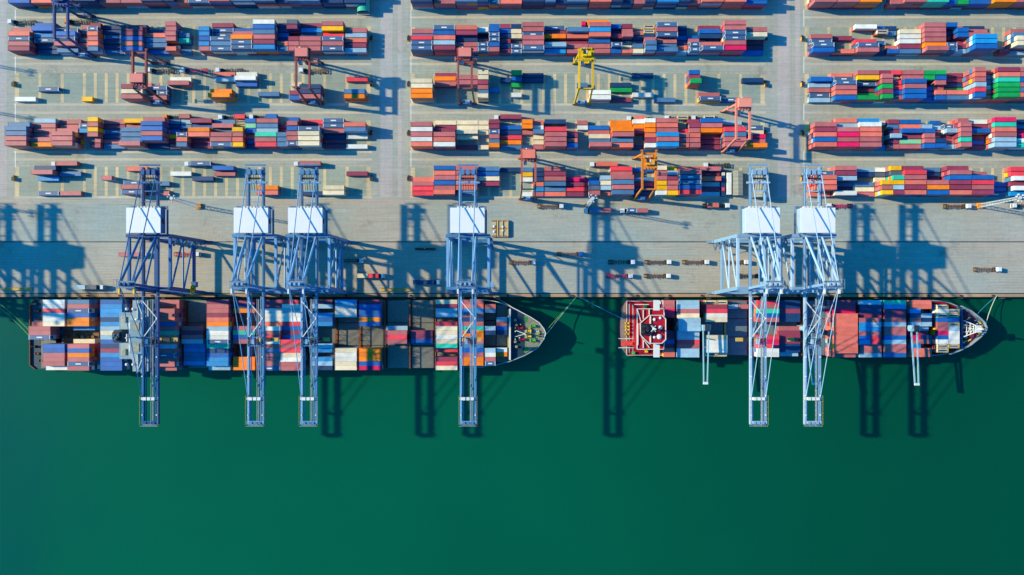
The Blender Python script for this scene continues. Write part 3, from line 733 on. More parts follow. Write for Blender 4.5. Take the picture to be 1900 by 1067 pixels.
for s in (-1, 1):
    yy = cyy + s * 19.5
    b.beam((xm + 5.5, cyy + s * 8, 26.3), (xm + 1, yy, 26.3), 0.35, 0.5, M_sw); b.beam((xm + 1.5, cyy + s * 19.8, 26.3), (xm + 1.5, cyy + s * 8, 26.3), 0.25, 0.8, M_sw)
b.build('wing_railing', s1)
for s in (-1, 1):
    b = MB(); b.box(xm - 6.5, xm + 2.0, cyy + s * 15.6 - 4.0, cyy + s * 15.6 + 4.0, 12, 16.5, M_decktan); b.box(xm - 6.6, xm + 2.1, cyy + s * 15.6 - 4.1, cyy + s * 15.6 + 4.1, 16.5, 16.8, M_sg); b.build('side_deckhouse', s1)
b = MB(); b.box(xm + 8.6, xm + 11.2, cyy - 12.5, cyy + 12.5, DZ, 13, M_sgd); b.box(xm + 9.2, xm + 10.6, cyy - 11, cyy + 11, 13, 13.4, M_sg); b.build('cell_guide_house', s1)
b = MB(); b.box(xm - 15, xm - 7, cyy - 13, cyy + 13, DZ, 15, M_sgd); b.box(xm - 14, xm - 8, cyy - 11, cyy + 11, 15, 15.3, M_sg)
for s in (-1, 1): b.box(xm - 12.5, xm - 10.5, cyy + s * 9 - 1.6, cyy + s * 9 + 1.6, 15.3, 17, M_decktan)
b.build('engine_casing', s1)
b = MB(); fx = xm - 11.5
b.prism([(fx - 2.6, cyy - 1.8), (fx - 1.4, cyy - 3.6), (fx + 2.4, cyy - 3.6), (fx + 3.2, cyy), (fx + 2.4, cyy + 3.6), (fx - 1.4, cyy + 3.6), (fx - 2.6, cyy + 1.8)], 15.3, 23.5, M_hull1, M_hull1)
b.prism([(fx - 1.8, cyy - 1.4), (fx - 1.0, cyy - 2.6), (fx + 1.8, cyy - 2.6), (fx + 1.8, cyy + 2.6), (fx - 1.0, cyy + 2.6), (fx - 1.8, cyy + 1.4)], 23.5, 24.2, M_blk)
for i in range(5): b.tube((fx - 1.4 + .7 * i, cyy + random.uniform(-2, 2), 24.2), (fx - 1.4 + .7 * i, cyy + random.uniform(-2, 2), 25.4), 0.4, M_sgd)
b.build('funnel', s1)
b = MB()
for (dx, dy, r) in ((-4.5, 15, .9), (-1, 15, .9), (-4.5, -15, .9), (-1, -15, .9), (1, 9, 1.2)): b.dome(xm + dx, cyy + dy, 26.1, r, M_sw)
b.tube((xm + 1, cyy, 29), (xm + 1, cyy, 37), 0.4, M_sw); b.beam((xm + 1, cyy - 3, 33), (xm + 1, cyy + 3, 33), 0.3, 0.4, M_sw); b.beam((xm + 1, cyy - 2, 36), (xm + 1, cyy + 2, 36), 0.5, 0.3, M_sw)
b.build('radar_mast', s1)
for s in (-1, 1):
    b = MB(); b.prism([(xm + 8, cyy + s * 15.5 - 1.2), (xm + 13, cyy + s * 15.5 - 1.2), (xm + 14, cyy + s * 15.5), (xm + 13, cyy + s * 15.5 + 1.2), (xm + 8, cyy + s * 15.5 + 1.2)], 8, 10.4, mat('lifeboat_orange', alb((230, 90, 40)))); b.build('lifeboat', s1)
for i in range(9):
    b = MB(); winch(b, xs_ + 2.2 + (i % 3) * 2.2, yt - 2.4 - i * 4.1, DZ + .02, random.choice([M_decktan, M_rust, M_dark]), 0.8); b.build('winch', s1)

# ship two ------------------------------------------------------------------------------------
s2 = empty('container_ship', (0, 0, 0), 'shorter container ship with bright red decks and white trim, moored on the right', 'ship')
M_hull2 = mat('hull_blue', alb((40, 100, 150)), var=0.1)
bow2 = [(1700, 557.3), (1730, 557.6), (1752, 558.6), (1769, 562.4), (1784, 568.2), (1802, 577), (1817, 588.7), (1827, 598.4), (1831.3, 608.5),
        (1829, 616), (1819, 625.7), (1802, 639.5), (1782, 650), (1763, 657), (1743, 660), (1700, 660.6)]
ob2 = [P(x, y, 5.0) for x, y in bow2]
st2 = [P(x, y, 2.0) for x, y in [(1165, 660.5), (1157, 650), (1154, 630), (1153, 609), (1154, 588), (1157, 567), (1163, 557.4)]]
out2 = ccw(ob2 + st2)
cy2 = P(0, 609, 3)[1]
b = MB()
lo = [(x - (6 if x > 240 else 0), cy2 + (y - cy2) * 0.9) for x, y in out2]
loft(b, lo, ZW - 3, [(x, y) for x, y in out2], -1.5, M_hullred)
loft(b, out2, -1.5, out2, DZ, M_hull2)
k = len(b.v); b.v += [(x, y, DZ) for x, y in out2]; b.face(tuple(range(k, k + len(out2))), M_red)
b.build('hull', s2)
b = MB(); f2 = [P(x, y, 5.0) for x, y in bow2 if x >= 1782]; b.prism(f2, DZ, 5.0, M_hull2, mat('foredeck_red', alb((150, 34, 58)), var=0.2, nscale=0.6)); b.build('forecastle', s2)
b = MB()
ob = [P(x, y, 6.0) for x, y in bow2]
for i in range(len(ob) - 1):
    zc = 2.2 if bow2[i][0] < 1775 else 5.6
    b.beam((ob[i][0], ob[i][1], zc), (ob[i + 1][0], ob[i + 1][1], zc), 0.45 if bow2[i][0] < 1775 else 0.6, 1.4, M_sg)
a = P(1783, 572, 6); c = P(1783, 646, 6); b.box(a[0] - 0.3, a[0] + 0.3, c[1], a[1], 5, 7, M_hull2)
a = P(1820, 609, 6)
for i in range(28):
    t = i / 27; x = 1790 + 36 * t
    for s in (-1, 1):
        yo = 609 + s * (38 - 32 * t ** 1.7); p = P(x, yo, 6); q = P(x - 2.5, yo - s * 3.5, 6); b.beam((p[0], p[1], 5.4), (q[0], q[1], 5.1), 0.14, 0.4, M_sg)
b.build('bulwark', s2)
b = MB()
p = P(1806, 609, 9)
for s in (-1, 1):
    b.beam((P(1784, 0, 6)[0], cy2 + s * 4.6, 8), (p[0] + 1, cy2 + s * 0.9, 13), 0.4, 0.4, M_sw)
    b.beam((P(1784, 0, 6)[0], cy2 + s * 2.4, 5), (p[0] + 1, cy2 + s * 0.6, 13), 0.3, 0.3, M_sw)
for t in (0.2, 0.45, 0.7):
    x = P(1784, 0, 6)[0] * (1 - t) + p[0] * t; w = 4.6 * (1 - t) + 0.9 * t; z = 8 * (1 - t) + 13 * t
    b.beam((x, cy2 - w, z), (x, cy2 + w, z), 0.3, 0.3, M_sw); b.beam((x, cy2 - w, z), (x + 2, cy2 + w * 0.7, z + 1), 0.22, 0.22, M_sw)
b.tube((p[0], cy2, 5), (p[0], cy2, 17), 0.5, M_sw); b.box(p[0] - 1.6, p[0] + 1.6, cy2 - 2, cy2 + 2, 13, 13.5, M_sw)
b.build('foremast', s2)
for i in range(46):
    x = random.uniform(1786, 1824); y = 609 + random.uniform(-1, 1) * (1832 - x) * 0.75
    p = P(x, y, 5.5); b = MB(); b.tube((p[0], p[1], 5.001), (p[0] + 0.3, p[1] + 0.3, 5.9), 0.45, random.choice([M_yel, M_yel, M_hull2, M_dark, M_sw]), r2=0.3); b.build('bollard', s2)
x2s = hatches(s2, [bb for bb in bays2] + [(P(1369, 0, 5)[0], True), (P(1516, 0, 5)[0], True)], 13, S2Y - 0.2, S2P * 0.985, M_hatch2, 3)
for i in range(len(x2s) - 1):
    gap = x2s[i + 1] - x2s[i] - 12.4
    if 0.9 < gap < 8: lashing(s2, (x2s[i] + x2s[i + 1]) / 2, S2Y - 0.5, S2Y - 31.6, M_liney if i % 2 else M_rust, h=2.4, w=0.4)
# stern decks and superstructure
def rimmed(b, pts, z0, z1, m, w=0.36):
    b.prism(pts, z0, z1, m)
    n = len(pts)
    for i in range(n):
        p, q = pts[i], pts[(i + 1) % n]
        b.beam((p[0], p[1], z1 + 0.3), (q[0], q[1], z1 + 0.3), w, 0.75, M_sw)
b = MB()
b.prism([P(x, y, 2) for x, y in [(1157, 567), (1154, 588), (1153.5, 609), (1154, 630), (1157, 650), (1162, 657), (1162, 560)]], DZ, DZ + 0.25, M_decktan)
rimmed(b, [P(x, y, 4.5) for x, y in [(1163, 559), (1232, 559), (1232, 659), (1163, 659)]], DZ, 4.2, M_red, 0.25)
for x in (1167.5, 1174.5): a = P(x, 564, 4.5); c = P(x, 655, 4.5); b.beam((a[0], a[1], 4.3), (c[0], c[1], 4.3), 0.3, 0.3, M_sw)
b.build('stern_deck', s2)
b = MB()
rimmed(b, [P(x, y, 15) for x, y in [(1182, 573), (1232, 573), (1232, 648), (1182, 648)]], 4.2, 15, M_red)
for z in (6, 9, 12):
    a = P(1232, 645, 15); c = P(1232, 576, 15); b.box(a[0] - 0.2, a[0] + 0.04, a[1], c[1], z, z + 0.9, M_win)
b.build('accommodation_block', s2)
b = MB()
rimmed(b, [P(x, y, 20) for x, y in [(1188, 600), (1206, 584), (1206, 639), (1189, 622)]], 15, 19.6, M_red)
rimmed(b, [P(x, y, 22) for x, y in [(1207, 585), (1228, 585), (1235, 592), (1235, 630), (1228, 637), (1207, 637)]], 15, 22, M_red)
a = P(1235, 630, 22); c = P(1235, 592, 22); b.box(a[0] - 0.3, a[0] + 0.04, a[1], c[1], 19.4, 20.8, M_win)
for (x, y, r) in [(1215, 593, .9), (1226, 590, .8), (1226, 608, 1.15), (1215, 626, .8), (1224, 625, 1.5), (1214, 612, .6)]:
    p = P(x, y, 23); b.dome(p[0], p[1], 22, r, M_sw)
b.build('bridge', s2)
b = MB()
for (ya, yb2) in ((557, 576), (636, 663)):
    a = P(1213, yb2, 20); c = P(1224, ya, 20); b.box(a[0], c[0], a[1], c[1], 19.2, 20, M_sw)
b.build('bridge_wings', s2)
b = MB()
a = P(1192, 622, 25); c = P(1209, 601, 25)
b.box(a[0], c[0], a[1], c[1], 19.61, 24, M_blk)
for (x, y) in [(1196, 606), (1201, 606), (1196, 616), (1203, 614), (1203, 608)]: p = P(x, y, 27); b.tube((p[0], p[1], 24), (p[0], p[1], 25.4), 0.7, M_dark)
b.build('funnel', s2)
b = MB(); p = P(1213, 610, 26)
b.tube((p[0], p[1], 22), (p[0], p[1], 31), 0.4, M_sw)
for d in (-1, 1): b.beam((p[0] - 1.3, p[1] + d * 1.7, 25), (p[0] + 1.3, p[1] - d * 1.7, 25), 0.3, 0.3, M_sw); b.beam((p[0], p[1] + d * 2, 22), (p[0], p[1], 27), 0.25, 0.25, M_sw)
b.build('radar_mast', s2)
b = MB()
for (pa, pb) in [((1183, 575), (1190, 598)), ((1190, 598), (1206, 584)), ((1184, 600), (1184, 640)), ((1190, 624), (1205, 645)), ((1194, 575), (1194, 592)), ((1194, 628), (1194, 646)), ((1205, 574), (1205, 584)), ((1178, 565), (1204, 565))]:
    b = MB(); p = P(pa[0], pa[1], 16); q = P(pb[0], pb[1], 16); b.beam((p[0], p[1], 15.42), (q[0], q[1], 15.42), 0.4, 0.8, M_sw); b.build('deck_railing', s2)
for (x, y) in [(1198, 569), (1219, 566), (1224, 562), (1182, 624), (1176, 655), (1200, 652)]:
    b = MB(); p = P(x, y, 6); b.box(p[0] - 0.8, p[0] + 0.8, p[1] - 0.7, p[1] + 0.7, 4.21, 5.6, random.choice([M_sw, M_yel, M_grn])); b.build('deck_box', s2)
b = MB(); p = P(1168, 637, 6)
b.prism([(p[0] - 4.6, p[1] - 1.3), (p[0] + 3, p[1] - 1.5), (p[0] + 5, p[1]), (p[0] + 3, p[1] + 1.5), (p[0] - 4.6, p[1] + 1.3)], 4.6, 7.2, mat('lifeboat_red', alb((235, 80, 70))))
b.box(p[0] - 1.5, p[0] + 1.5, p[1] - .8, p[1] + .8, 7.2, 7.9, MATS['lifeboat_red'])
b.build('lifeboat', s2)
b = MB(); p = P(1168, 637, 6)
for s in (-1, 1): b.beam((p[0] - 6, p[1] + s * 2.6, 4.6), (p[0] + 6, p[1] + s * 2.6, 4.6), 0.4, 0.6, M_sw)
b.build('lifeboat_cradle', s2)
for (x, y) in [(1163.5, 600), (1164, 606), (1164, 612), (1163.5, 620)]:
    b = MB(); p = P(x, y, 5); winch(b, p[0], p[1], 4.25, M_yel, 0.8); b.build('winch', s2)

# deck cranes of ship two
M_crane_w = mat('deck_crane_paint', alb((140, 185, 205)), var=0.08)
def deck_crane(x, y, tipx, tipy, h=16):
    p = P(x, y, h); q = P(tipx, tipy, h + 1)
    r = empty('deck_crane', (p[0], p[1], 0), 'x', 'crane', 'deck cranes swung out over the water')
    b = MB(); b.tube((0, 0, DZ), (0, 0, h - 2), 1.5, M_crane_w, n=12); b.build('pedestal', r)
    b = MB(); b.box(-2.2, 2.2, -1.6, 1.6, h - 2, h + 2.0, M_crane_w); b.box(-1.2, 1.2, -1.7, 1.7, h + 2.0, h + 2.8, M_dark); b.build('slewing_house', r)
    b = MB(); dx, dy = q[0] - p[0], q[1] - p[1]
    for s in (-1, 1):
        b.beam((s * 1.6, 0, h), (dx + s * 1.0, dy, h + 1), 0.55, 0.8, M_crane_w)
    for t in (0.35, 0.98): b.beam((dx * t - 1.4, dy * t, h + t), (dx * t + 1.4, dy * t, h + t), 0.4, 0.5, M_crane_w)
    b.box(dx - 1.3, dx + 1.3, dy - 0.6, dy + 0.6, h + 0.7, h + 1.6, M_sw)
    b.build('jib', r)
    return r
deck_crane(1310, 608, 1309, 711)['label'] = 'pale blue deck crane nearest the red stern superstructure, jib over water'
deck_crane(1500, 610, 1511, 712)['label'] = 'pale blue deck crane amidships, half hidden by a quay crane boom'
deck_crane(1696, 609, 1701, 713)['label'] = 'pale blue deck crane nearest the bow, behind the white foremast'

# ----------------------------------------------------------------- ship-to-shore cranes
M_roof = mat('machinery_roof_white', alb((232, 236, 236)), var=0.03, nscale=0.2)
M_glass = mat('cab_glass', (0.03, 0.05, 0.07, 1), rough=0.15, var=0.02)
M_grate = mat('walkway_grating', alb((110, 130, 150)), var=0.15)
YL, YW = 33.1, 3.6
def rails(b, p, q, m, h=1.1, n=None):
    p = Vector(p); q = Vector(q); n = n or max(2, int((q - p).length / 3))
    b.beam(p + Vector((0, 0, h)), q + Vector((0, 0, h)), 0.08, 0.08, m)
    for i in range(n + 1):
        c = p.lerp(q, i / n); b.beam(c, c + Vector((0, 0, h)), 0.08, 0.08, m)
def sts_crane(cx, colname, rgb, label, boom=True, disc=True, col2=None):
    m = mat('crane_paint_' + colname, alb(rgb), rough=0.45, var=0.08, nscale=0.3, grime=0.12)
    m2 = mat('crane_trim_' + colname, alb(col2 or rgb), rough=0.45, var=0.08)
    r = empty('ship_to_shore_crane', (cx, 0, 0), label, 'crane', 'ship to shore cranes along the quay')
    HX = 10.6
    for sx in (-1, 1):
        b = MB(); b.beam((sx * HX, YL, 2.6), (sx * HX, YL - 0.4, 42), 1.5, 1.9, m); b.build('leg', r)
        b = MB(); b.beam((sx * HX, YW, 2.6), (sx * HX, YW + 2.0, 42), 1.5, 1.9, m); b.build('leg', r)
    for (y, nm) in ((YL, 'l'), (YW, 'w')):
        b = MB(); b.beam((-HX - 1.5, y, 2.3), (HX + 1.5, y, 2.3), 1.3, 1.6, m); sb = b.build('sill_beam', r)
        for sx in (-1, 1):
            b = MB()
            for k in range(4): b.tube((sx * HX - 3.6 + k * 2.2, y - 0.3, 0.45), (sx * HX - 3.6 + k * 2.2, y + 0.3, 0.45), 0.4, M_dark)
            b.box(sx * HX - 4.4, sx * HX + 4.2, y - 0.55, y + 0.55, 0.5, 1.45, m); b.build('bogie', sb)
    for sx in (-1, 1):
        b = MB(); b.beam((sx * HX, YL, 15.5), (sx * HX, YW + 0.8, 15.5), 1.2, 1.7, m); b.build('portal_beam', r)
        b = MB(); b.beam((sx * HX, YL, 42), (sx * HX, YW + 2.0, 42), 1.2, 1.5, m2); b.build('top_beam', r)
        b = MB(); b.tube((sx * HX, YL - 0.3, 28), (sx * HX, YW + 1.3, 28), 0.45, m2); b.build('tie_pipe', r)
        b = MB(); b.tube((sx * HX, YL - 1, 16.5), (sx * HX, YW + 1.4, 27.5), 0.5, m2); b.build('brace', r)
        b = MB(); b.tube((sx * HX, YL - 1, 28.5), (sx * HX, YW + 2.2, 40.8), 0.5, m2); b.build('brace', r)
    b = MB(); b.beam((-HX, YL, 15.5), (HX, YL, 15.5), 1.1, 1.6, m); b.build('cross_beam', r)
    b = MB(); b.beam((-HX, YW + 0.8, 17), (HX, YW + 0.8, 17), 1.1, 1.6, m); b.build('cross_beam', r)
    b = MB(); b.beam((-HX - 0.8, YL - 0.4, 43), (HX + 0.8, YL - 0.4, 43), 1.6, 2.0, m); b.build('cross_beam', r)
    b = MB(); b.beam((-HX - 0.8, YW + 2.0, 43), (HX + 0.8, YW + 2.0, 43), 1.5, 2.0, m)
    rails(b, (-HX, YW + 3.2, 44), (HX, YW + 3.2, 44), m2); b.build('cross_beam', r)
    # girder (landward) and boom (over the ship): two box girders with a walkway
    gx = 3.75
    yb = 68.4
    b = MB()
    for sx in (-1, 1):
        b.beam((sx * gx, 1.5, 41), (sx * gx, yb, 41), 0.75, 2.1, m)
        b.beam((sx * (gx + 0.95), 1.5, 41.6), (sx * (gx + 0.95), yb, 41.6), 0.45, 0.06, M_grate)
        rails(b, (sx * (gx + 1.2), 1.5, 41.6), (sx * (gx + 1.2), yb, 41.6), m)
    for y in (44.0, 50.5, 56.0, 61.0, 66.0): b.beam((-gx, y, 41.5), (gx, y, 41.5), 0.5, 0.5, m2)
    b.build('girder', r)
    b = MB()        # back end platform with the boom winch sheaves
    b.beam((-gx - 1.6, yb + 1.0, 42.2), (gx + 1.6, yb + 1.0, 42.2), 0.6, 0.4, m); b.beam((-gx - 1.6, yb - 3.6, 42.2), (gx + 1.6, yb - 3.6, 42.2), 0.8, 0.4, m)
    for sx in (-1, 0, 1): b.box(sx * 2.8 - 0.9, sx * 2.8 + 0.9, yb - 4.2, yb - 1.4, 42.4, 44.0, m)
    b.tube((-3.6, yb - 6, 42.8), (3.6, yb - 6, 42.8), 0.5, M_dark)
    rails(b, (-gx - 1.6, yb + 1.4, 42.4), (gx + 1.6, yb + 1.4, 42.4), m2); rails(b, (-gx - 2.2, yb - 8, 42.2), (gx + 2.2, yb - 8, 42.2), m2)
    b.beam((-gx - 2.4, yb - 8, 42), (gx + 2.4, yb - 8, 42), 1.0, 0.3, m2)
    for k in range(5): b.beam((-2.6 + 1.3 * k, yb - 12, 39.5), (-2.6 + 1.3 * k, yb - 4, 41.5), 0.2, 0.2, M_dark)
    b.build('rear_platform', r)
    if boom:
        tip = -65.0
        b = MB()
        b.beam((-gx, 1.3, 41.2), (-gx, tip, 41.2), 1.0, 1.7, m2); b.beam((gx, 1.3, 41.2), (gx, tip, 41.2), 1.15, 1.7, m)
        for sx in (-1, 1):
            b.beam((sx * (gx - 1.35), 1.3, 40.9), (sx * (gx - 1.35), tip, 40.9), 0.35, 0.35, m2)
        b.beam((gx - 2.2, 0, 42.1), (gx - 2.2, tip, 42.1), 0.7, 0.08, M_grate)
        rails(b, (gx - 2.6, 0, 42.1), (gx - 2.6, tip, 42.1), M_sw, n=26)
        for y in range(-60, 0, 10):
            for sx in (-1, 1): b.box(sx * gx - 0.3, sx * gx + 0.3, y - 0.3, y + 0.3, 42.05, 42.7, M_sw)
        # K bracing near the hinge
        b.beam((-gx, -1, 42), (gx, -10, 42), 0.4, 0.4, M_sw); b.beam((gx, -10, 42), (-gx, -20.5, 42), 0.4, 0.4, M_sw)
        b.build('boom', r)
        b = MB()
        for y in (-51.5, -63.8): b.beam((-gx - 0.6, y, 42.3), (gx + 0.6, y, 42.3), 1.3, 0.5, M_sw if y > -60 else m2)
        b.box(-gx, gx, tip - 0.6, tip + 1.2, 41.6, 42.1, M_grate)
        for sx in (-2.2, 0, 2.2): b.box(sx - 0.8, sx + 0.8, -52.3, -50.7, 42.5, 43.4, M_sw); b.box(sx - 0.7, sx + 0.7, tip + 0.4, tip + 1.6, 42.1, 43.0, m)
        rails(b, (-gx - 0.8, tip - 0.7, 42), (gx + 0.8, tip - 0.7, 42), M_sw); rails(b, (-gx - 1.0, tip, 42), (-gx - 1.0, -50, 42), M_liney); rails(b, (gx + 1.0, tip, 42), (gx + 1.0, -50, 42), M_liney)
        b.build('boom_tip_frame', r)
        b = MB()
        ty = -22.0
        [b.beam((-gx - 0.4, ty + d, 42.5), (gx + 0.4, ty + d, 42.5), .45, .5, m) for d in (-2.2, -0.6, 2.2)]; b.box(-1.4, -0.2, ty - 1.3, ty + 1.3, 42.7, 43.6, m2); b.box(0.9, 1.8, ty - 1.0, ty + 1.6, 42.7, 43.3, M_dark)
        for sx in (-1, 1): b.box(sx * 3.4 - 0.25, sx * 3.4 + 0.25, ty - 2.3, ty + 2.3, 42.7, 43.1, M_dark)
        tr = b.build('trolley', r)
        b = MB(); b.box(-1.1, 1.1, ty + 4, ty + 7, 36.2, 38.8, m2); b.box(-1.0, 1.0, ty + 3.9, ty + 4.0, 36.4, 38.2, M_glass); b.box(-.2, .2, ty + 5, ty + 5.4, 38.8, 42.3, m); b.build('operator_cab', tr)
        b = MB()
        for sx in (-1, 1):
            for sy in (-1, 1): b.beam((sx * 2.0, ty + sy * 1.1, 42), (sx * 2.0, ty + sy * 1.1, 25), 0.06, 0.06, M_dark)
        b.box(-6.0, 6.0, ty - 1.0, ty + 1.0, 24.2, 24.9, M_liney); b.box(-2.2, 2.2, ty - 1.1, ty + 1.1, 24.9, 25.8, M_dark); b.build('spreader', tr)
    # machinery house
    b = MB(); b.box(-8.6, 8.6, YL + 0.8, YL + 13.3, 43.0, 48.0, m2); hs = b.build('machinery_house', r)
    b = MB(); b.box(-8.75, 8.75, YL + 0.65, YL + 13.45, 48.0, 48.3, M_roof)
    for k in range(12): b.box(-8.7 + k * 1.45, -8.62 + k * 1.45, YL + 0.7, YL + 13.4, 48.3, 48.315, M_roof)
    b.build('roof', hs)
    b = MB(); b.box(8.6, 8.64, YL + 5.6, YL + 6.6, 44.2, 46.2, M_blk); b.prism([(8.64, YL + 6.0), (8.66, YL + 6.0), (8.66, YL + 8.2), (8.64, YL + 8.2)], 44.6, 46.8, M_blk); b.build('emblem', hs)
    b = MB()
    for k in range(7): b.box(-5.6 + k * 1.7, -4.6 + k * 1.7, YL + 13.5, YL + 14.7, 42.4, 44.2, M_sw)
    b.box(-9.6, 9.6, YL + 13.45, YL + 15, 42.1, 42.4, M_grate)
    rails(b, (-9.6, YL + 15, 42.4), (9.6, YL + 15, 42.4), m2)
    for sx in (-1, 1): b.box(sx * 9.3 - 0.5, sx * 9.3 + 0.5, YL + 0.6, YL + 13.4, 42.1, 42.35, M_grate); rails(b, (sx * 9.8, YL + 0.6, 42.4), (sx * 9.8, YL + 15, 42.4), m2)
    b.build('walkway', hs)
    # A-frame: forward posts to the apex, raking struts behind
    ya, za = 7.2, 63.5
    ax = 3.3
    b = MB()
    for sx in (-1, 1): b.beam((sx * 5.2, YW + 2.0, 43.5), (sx * ax, ya, za), 1.0, 1.2, m)
    b.beam((-ax, ya, za), (ax, ya, za), 1.0, 1.1, m); b.beam((-4.3, YW + 3.6, 53), (4.3, YW + 3.6, 53), 0.6, 0.6, m)
    b.build('a_frame', r)
    for sx in (-1, 1):
        b = MB(); b.tube((sx * ax, ya, za), (sx * 4.2, YL - 1, 43.5), 0.62, m2); b.build('raking_strut', r)
        b = MB(); b.tube((sx * ax, ya, za + 0.3), (sx * 3.9, 64.5, 43.4), 0.26, m2); b.build('backstay', r)
    b = MB(); b.box(-4.2, 4.2, ya - 1.7, ya - 0.9, za + 0.5, za + 0.7, M_grate); b.box(-4.2, 4.2, ya + 0.9, ya + 1.7, za + 0.5, za + 0.7, M_grate)
    for sx in (-4.4, -1.4, 1.4, 4.4): b.beam((sx, ya - 2.2, za + .55), (sx, ya + 2.4, za + .55), .18, .2, m2)
    for sx in (-1, 0, 1): b.tube((sx * 2.2 - 0.5, ya, za + 1.5), (sx * 2.2 + 0.5, ya, za + 1.5), 0.9, m2, n=12)
    for (p, q) in (((-5.2, ya - 2, za + .8), (5.2, ya - 2, za + .8)), ((-5.2, ya + 2.4, za + .8), (5.2, ya + 2.4, za + .8)), ((-5.2, ya - 2, za + .8), (-5.2, ya + 2.4, za + .8)), ((5.2, ya - 2, za + .8), (5.2, ya + 2.4, za + .8))): rails(b, p, q, m2)
    for sx in (-1, 1): b.box(sx * 3.6 - 0.4, sx * 3.6 + 0.4, ya - 4.6, ya - 2.2, za - 0.6, za + 0.3, M_yel if colname == 'navy' else M_sw)
    b.build('apex_platform', r)
    if boom:
        for sx in (-1, 1):
            b = MB(); b.tube((sx * ax, ya - 1, za), (sx * gx, -51, 42.4), 0.2, m2); b.build('forestay', r)
            b = MB(); b.tube((sx * ax, ya - 1, za), (sx * gx, -21, 42.4), 0.2, m2); b.build('forestay', r)
    # stairs and lift on a leg
    b = MB(); lx = HX + 1.3 if cx < 0 else -HX - 1.3
    for k in range(9):
        z0, z1 = 3 + k * 4.2, 3 + (k + 1) * 4.2
        ys = (YL - 1.5, YL - 5.0); a_, c_ = (ys if k % 2 == 0 else ys[::-1])
        b.beam((lx, a_, z0), (lx, c_, z1), 0.8, 0.12, M_grate); b.box(lx - 0.6, lx + 0.6, min(c_, c_ + .1) - 0.5, c_ + 0.6, z1 - 0.05, z1 + 0.05, M_grate)
    b.build('stairs', r)
    b = MB(); b.box(-1.2, 1.2, YL - 3, YL + 0.5, 38, 40, m2); b.box(HX - 0.5, HX + 2.0, YW + 3, YW + 6, 15, 18, m2); b.build('electrical_cabin', r)
    if disc:
        b = MB(); yc = YW + 1.6; n = 20
        X0 = HX + 1.0
        def ring(r0, r1, x, mm):
            for i in range(n):
                t0, t1 = 2 * math.pi * i / n, 2 * math.pi * (i + 1) / n
                k = len(b.v)
                b.v += [(x, yc + r0 * math.cos(t0), 20 + r0 * math.sin(t0)), (x, yc + r1 * math.cos(t0), 20 + r1 * math.sin(t0)), (x, yc + r1 * math.cos(t1), 20 + r1 * math.sin(t1)), (x, yc + r0 * math.cos(t1), 20 + r0 * math.sin(t1))]
                b.face((k, k + 1, k + 2, k + 3), mm)
        b.tube((X0, yc, 20), (X0 + 0.3, yc, 20), 2.9, M_yel, n=20)
        ring(1.9, 2.4, X0 + 0.32, M_blk)
        # the numeral
        for (y0, z0, y1, z1) in ((-.8, 1.1, .6, 1.1), (-.6, 0, .6, 0), (-.8, -1.1, .6, -1.1), (.7, 1.1, .7, -1.1)):
            b.beam((X0 + 0.34, yc + y0, 20 + z0), (X0 + 0.34, yc + y1, 20 + z1), 0.36, 0.05, M_blk) if z0 == z1 else b.box(X0 + 0.3, X0 + 0.36, yc + .55, yc + .9, 18.8, 21.2, M_blk)
        b.build('number_disc', r)
    return r
def cgx(x): return P(x, 0, 42)[0]
navy = sts_crane(cgx(278), 'navy', (16, 78, 134), 'navy blue quay crane with yellow number disc, first from the left', col2=(30, 104, 158))
blue = sts_crane(cgx(474), 'blue', (76, 134, 176), 'mid blue quay crane, left one of the close pair over the longer ship', disc=False, col2=(120, 170, 208))
c3 = copy_tree(blue); place(c3, (cgx(573), 0, 0), 'mid blue quay crane, right one of the close pair over the longer ship')
c4 = copy_tree(blue); place(c4, (cgx(868.5), 0, 0), 'mid blue quay crane standing alone beside the bow of the longer ship')
pale = sts_crane(cgx(1407), 'pale', (128, 168, 200), 'pale blue quay crane over the shorter ship, second from the right', disc=False, col2=(164, 194, 218))
c6 = copy_tree(pale); place(c6, (cgx(1508), 0, 0), 'pale blue quay crane over the shorter ship, rightmost of the six')
# two more stand beyond the left edge; only their shadows reach the apron
off = sts_crane((-150 - 950) / SC, 'navy', (16, 78, 134), 'navy quay crane without lowered boom beyond the left edge, nearer one', boom=False, disc=False, col2=(30, 104, 158))
off2 = copy_tree(off); place(off2, ((-233 - 950) / SC, 0, 0), 'navy quay crane without lowered boom beyond the left edge, farther one')

